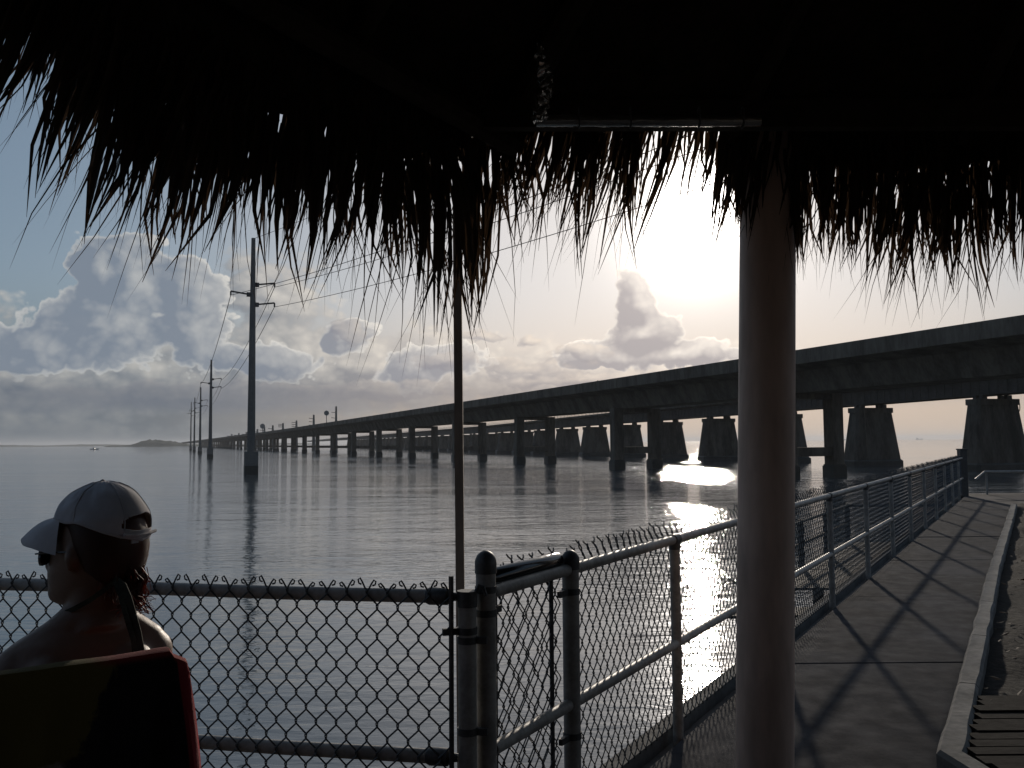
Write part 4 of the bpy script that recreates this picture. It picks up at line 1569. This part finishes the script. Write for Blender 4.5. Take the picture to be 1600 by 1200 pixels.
mb = MB()
NP, NT_ = 168, 54
vs = []
for j in range(NT_ + 1):
    t = (j / NT_)
    t = t ** .9
    for k in range(NP):
        vs.append(crown(2 * math.pi * k / NP, min(t, .997)))
fs = []
for j in range(NT_):
    for k in range(NP):
        k2 = (k + 1) % NP
        back = abs(k + .5 - NP / 2)
        tj = ((j + .5) / NT_) ** .9
        if (back / 16.3) ** 2 + ((tj - .17) / .30) ** 2 < 1 and tj > .17:
            continue                               # the half-round gap above the strap
        fs.append((j * NP + k, j * NP + k2, (j + 1) * NP + k2, (j + 1) * NP + k))
mb.add(vs, fs)
cap = mb.build('cap', M['cap'], person, smooth=True)
evaluated(cap, [('SOLIDIFY', dict(thickness=.0022, offset=1.0))])
cap.data.polygons.foreach_set('use_smooth', [True] * len(cap.data.polygons))
mb = MB()
for top in (1, 0):
    pass
NU, NS = 10, 24
vs = []
for th in (0, 1):
    for i in range(NU + 1):
        u = i / NU
        for k in range(NS + 1):
            s = -1 + 2 * k / NS
            root = crown(s * R(66), .02)
            ln = (.088 * (1 - abs(s) ** 2.6 * .93)) * u
            d = (HF * math.cos(s * .35) + HS * (-math.sin(s * .35) * -1) * .6 * 1).normalized()
            p = root + d * ln + Vector((0, 0, -.046 * u * (1 - .4 * abs(s)) - .040 * abs(s) ** 1.5 * u ** .8 + .010 * math.sin(u * math.pi)))
            p.z -= th * .003
            vs.append(p)
n1 = (NU + 1) * (NS + 1)
fs = []
for i in range(NU):
    for k in range(NS):
        q = (i * (NS + 1) + k, i * (NS + 1) + k + 1, (i + 1) * (NS + 1) + k + 1, (i + 1) * (NS + 1) + k)
        fs.append(q); fs.append(tuple(x + n1 for x in q)[::-1])
for k in range(NS):
    a = NU * (NS + 1) + k
    fs.append((a, a + 1, a + 1 + n1, a + n1))
mb.add(vs, fs)
mb.build('peak', M['cap'], cap, smooth=True)
mb = MB()
mb.box(hp(227, 838, -.018), (.004, .02, .020), ax=(HF, HS, (0, 0, 1)))
mb.tube([hp(226.5, 831, -.05), hp(231, 833, -.02), hp(231.5, 833, .0), hp(231, 833, .02), hp(226.5, 831, .05)], .0035, 6)
mb.build('strap', M['cap'], cap)
mb = MB(); mb.ball(crown(0, .9) * 0 + hp(159, 753), .006, 10, 6); mb.build('top_button', M['cap'], cap, smooth=True)

for k in range(6):
    mb = MB(); mb.tube([crown(math.pi / 6 + k * math.pi / 3, t) + Vector((0, 0, .0012)) for t in np.linspace(.03, .97, 16)], .0013, 5); mb.build('seam', M['cap'], cap)
mb = MB(); mb.tube([crown(2 * math.pi * k / 48, .045) + Vector((0, 0, .0006)) for k in range(48)], .0014, 5, closed=True); mb.build('seam', M['cap'], cap)
# sunglasses
mb = MB()
for s in (-1, 1):
    c = hp(72.5, 868, s * .031)
    mb.loft([[c + HS * (math.cos(a) * .027) + Vector((0, 0, math.sin(a) * .021)) + HF * (d - .018 * abs(math.cos(a) * s > 0 and math.cos(a))) for a in np.linspace(0, 2 * math.pi, 17)[:-1]] for d in (-.003, .003)])
    mb.tube([hp(80, 862, s * .060), hp(110, 858, s * .074), hp(148, 856, s * .0805), hp(156, 866, s * .081)], .0022, 6)
mb.tube([hp(70.5, 864, -.008), hp(69.5, 862, 0), hp(70.5, 864, .008)], .0025, 6)
mb.build('sunglasses', M['shades'], person)


# halter ties
def ribbon(name, pts, w, mat, parent, side=None):
    mb = MB()
    pts = [Vector(p) for p in pts]
    rings = []
    for i, p in enumerate(pts):
        d = (pts[min(i + 1, len(pts) - 1)] - pts[max(i - 1, 0)]).normalized()
        s = d.cross(Vector((-.2, 1, .1))).normalized() if side is None else side
        n_ = s.cross(d)
        rings.append([p - s * w / 2 - n_ * .0015, p + s * w / 2 - n_ * .0015, p + s * w / 2 + n_ * .0015, p - s * w / 2 + n_ * .0015])
    mb.loft(rings)
    return mb.build(name, mat, parent, smooth=False)


back = lambda px, py, y: P(px, py, y)
ribbon('halter_tie', [back(178, 905, 1.885), back(192, 917, 1.872), back(199, 935, 1.866), back(206, 960, 1.862), back(214, 990, 1.852), back(219, 1020, 1.84), back(221, 1050, 1.835)], .018, M['swim'], person)
ribbon('halter_tie', [back(180, 907, 1.884), back(189, 930, 1.868), back(197, 960, 1.858), back(209, 1000, 1.846), back(213, 1040, 1.836)], .011, M['swim'], person)
ribbon('neck_strap', [back(101, 958, 1.905), back(118, 950, 1.885), back(140, 938, 1.876), back(160, 924, 1.876), back(180, 908, 1.884)], .010, M['swim'], person)
mb = MB()
mb.loft([body_ring(.735, .156, .108, .018), body_ring(.79, .167, .113, .0125), body_ring(.80, .166, .111, .0122)], caps=False)
tp_ = mb.build('swim_top', M['swim'], person, smooth=True)
mb = MB(); mb.loft([body_ring(.41, .162, .112, .06), body_ring(.47, .183, .132, .053), body_ring(.55, .172, .121, .042)], caps=False); mb.build('shorts', M['swim'], person, smooth=True)

# ------------------------------------------------------------------ chair and beach towel
CF = Vector((-.60, .80, 0)).normalized()
CS = Vector((CF.y, -CF.x, 0))
TR = P(283, 1012, 1.80)                            # top right corner of the chair back
TZ = TR.z - .012
chair = thing('garden_chair', 'dark resin armchair under the beach towel, holding the seated person', 'chair', (SPINE.x, SPINE.y, 0))
c0 = Vector((TR.x, TR.y, 0)) - CS * .025
W_ = .50
cp = lambda s, f, z: c0 - CS * s + CF * f + Vector((0, 0, z))      # s from the right side, f forward, z up
lean_b = lambda z: .16 * (1 - (z - .40) / .53)
for s in (.02, W_ - .02):
    mb = MB(); mb.tube([cp(s, lean_b(.40), .38), cp(s, lean_b(.65), .65), cp(s, lean_b(TZ), TZ - .02)], .018, 10); mb.build('back_post', M['chair'], chair, smooth=True)
    mb = MB(); mb.tube([cp(s, lean_b(.40) + .02, .40), cp(s, .10, 0.0)], [.022, .018], 10); mb.build('leg', M['chair'], chair, smooth=True)
    mb = MB(); mb.tube([cp(s, .60, .62), cp(s, .62, .40), cp(s, .66, 0.0)], [.018, .022, .018], 10); mb.build('leg', M['chair'], chair, smooth=True)
    mb = MB(); mb.beam(cp(s, .08, .64), cp(s, .64, .63), .05, .022); mb.build('armrest', M['chair'], chair)
mb = MB(); mb.beam(cp(.02, lean_b(TZ), TZ - .03), cp(W_ - .02, lean_b(TZ), TZ - .03), .03, .06); mb.build('top_rail', M['chair'], chair)
for k in range(7):
    s = .07 + k * .06
    mb = MB(); mb.beam(cp(s, lean_b(.42) - .0, .42), cp(s, lean_b(TZ), TZ - .06), .036, .012, up=(CF.x, CF.y, 0)); mb.build('back_slat', M['chair'], chair)
mb = MB(); mb.box(cp(W_ / 2, .36, .395), (W_ - .02, .48, .03), ax=(CS, CF, (0, 0, 1))); mb.build('seat', M['chair'], chair)

tm = bpy.data.materials.new('printed_towel')
tm.use_nodes = True
n = NT(tm.node_tree)
pbn = tm.node_tree.nodes['Principled BSDF']
pbn.inputs['Roughness'].default_value = .95
pbn.inputs['Specular IOR Level'].default_value = .1
pbn.inputs['Sheen Weight'].default_value = .15
uvn = n.node('ShaderNodeAttribute', attribute_name='cloth')
U, V, _ = n.sep(uvn.outputs['Vector'])
wob = n.m('MULTIPLY', n.m('SUBTRACT', n.noise(uvn.outputs['Vector'], 9.0, 4.0, .6), .5), .16)
wob2 = n.m('MULTIPLY', n.m('SUBTRACT', n.noise(uvn.outputs['Vector'], 23.0, 3.0, .6), .5), .22)
u_, v_ = n.m('ADD', U, wob), n.m('ADD', V, n.m('MULTIPLY', wob2, .5))
c = n.mix(n.smooth(u_, .30, .31), (0.010, 0.011, 0.018), (0.10, 0.078, 0.02))                # black | yellow
c = n.mix(n.m('MULTIPLY', n.smooth(v_, .24, .28), n.smooth(u_, .36, .40)), c, (0.30, 0.25, 0.24))     # pale lower block
c = n.mix(n.smooth(n.m('ADD', u_, n.m('MULTIPLY', v_, .55)), .79, .81), c, (0.012, 0.010, 0.010))
c = n.mix(n.smooth(U, .962, .966), c, (0.22, 0.020, 0.028))
c = n.mix(n.m('MULTIPLY', n.smooth(U, .68, .80), n.smooth(V, .034, .024)), c, (0.20, 0.024, 0.022))    # red hem along the top
c = n.mix(n.m('MULTIPLY', n.smooth(U, .33, .31), n.smooth(V, .07, .06)), c, (0.06, 0.07, 0.10))
n.put(pbn.inputs['Base Color'], c)
bn = n.node('ShaderNodeBump'); bn.inputs['Distance'].default_value = .002; bn.inputs['Strength'].default_value = .7
n.put(bn.inputs['Height'], n.noise(uvn.outputs['Vector'], 260.0, 2.0, .6))
n.put(pbn.inputs['Normal'], bn.outputs[0])

TW = .60
NUx, NVy = 72, 60
vs, uvs = [], []
for j in range(NVy + 1):
    v = j / NVy
    for i in range(NUx + 1):
        u = i / NUx
        s = (1 - u) * TW - .03                     # 0 at the right edge of the chair
        L = .95 * v                                 # length along the cloth from the front edge over the top and down the back
        fr = .22                                    # hangs this far in front of the chair back
        if L < fr:
            z = TZ + .012 - (fr - L); f = .030 + .02 * (fr - L) / fr
            side_ = 1
        else:
            d = L - fr
            z = TZ + .012 - d
            f = -.022 - .012 * min(1, d / .1)
            side_ = -1
        if abs(L - fr) < .03:
            z = TZ + .014 - .012 * ((L - fr) / .03) ** 2; f = -.026 * (L - fr) / .03 + .002
        drop = max(0, TZ - z)
        f += lean_b(max(z, .40)) * 1.0
        fold = .020 * math.sin(u * 19 + 1.2 * math.sin(v * 4)) * min(1, drop / .25)
        edge_ = math.exp(-((u - .97) / .07) ** 2)
        fold += .040 * edge_ * math.sin(drop * 5 + .6) * min(1, drop / .2) + .020 * math.sin(u * 60) * edge_ * min(1, drop / .2)
        f += side_ * abs(fold) + fold * .2
        s2 = s - (.14 * edge_ + .16 * max(0, u - .7)) * drop * (1 if side_ < 0 else .2) - .012 * math.sin(u * 31) * min(1, drop / .3)
        if s < 0:
            z -= .010 + .5 * abs(s) ** 1.0 if drop < .02 else .35 * abs(s)
        z += .004 * mnoise.noise(Vector((u * 7, v * 9, 2)))
        vs.append(cp(s2, f, max(z, .05)))
        uvs.append((u, max(0, (L - fr)) / .73, 0))
fs = [(j * (NUx + 1) + i, j * (NUx + 1) + i + 1, (j + 1) * (NUx + 1) + i + 1, (j + 1) * (NUx + 1) + i) for j in range(NVy) for i in range(NUx)]
mb = MB(); mb.add(vs, fs)
tw = mb.build('beach_towel', tm, None, smooth=True, loc=(c0.x, c0.y, TZ))
at_ = tw.data.attributes.new('cloth', 'FLOAT_VECTOR', 'POINT')
at_.data.foreach_set('vector', [x for q in uvs for x in q])
evaluated(tw, [('SOLIDIFY', dict(thickness=.007, offset=0.0))])
tw.data.polygons.foreach_set('use_smooth', [True] * len(tw.data.polygons))
tag(tw, 'dark beach towel with red edge and yellow print draped over the chair back', 'towel')


# ------------------------------------------------------------------ unseen dark bar building, added behind the camera to shade the yard
bar = thing('added_shade_bar', 'unseen dark timber bar added behind the camera to shade the yard', 'building', (0, -5.6, 0))
mb = MB(); mb.box((0.5, -6.1, 2.2), (19.0, .16, 4.5)); mb.build('wall', M['timber'], bar)
mb = MB()
for k in range(64):
    mb.box((-8.85 + k * .297, -6.005, 2.2), (.285, .026 + .006 * (k % 3), 4.46))
mb.build('wall_boards', M['timber'], bar, kind='stuff')
mb = MB(); mb.loft([[Vector((x, -11.0, 5.6)), Vector((x, -4.4, 3.9)), Vector((x, -4.4, 3.78)), Vector((x, -11.0, 5.45))] for x in (-9.4, 10.4)]); mb.build('roof', M['timber'], bar)
for x in (-9.0, 10.0):
    mb = MB(); mb.box((x, -8.5, 2.2), (.16, 4.9, 4.5)); mb.build('side_wall', M['timber'], bar)
mb = MB(); mb.box((1.5, -5.45, 1.08), (7.0, .6, .06)); mb.box((1.5, -5.3, .52), (6.8, .08, 1.05)); mb.build('counter', M['board'], bar)


# ------------------------------------------------------------------ damp sea air
mb = MB()
mb.box((0, 6000, 20.0), (24300, 16300, 52.0))
hm = bpy.data.materials.new('sea_haze')
hm.use_nodes = True
hm.node_tree.nodes.clear()
hn = NT(hm.node_tree)
ho = hn.node('ShaderNodeOutputMaterial')
pv = hn.node('ShaderNodeVolumePrincipled')
pv.inputs['Color'].default_value = (0.82, 0.86, 0.92, 1)
pv.inputs['Density'].default_value = 0.00011
pv.inputs['Anisotropy'].default_value = 0.3
hn.t.links.new(pv.outputs[0], ho.inputs['Volume'])
mb.build('haze', hm, kind='stuff')
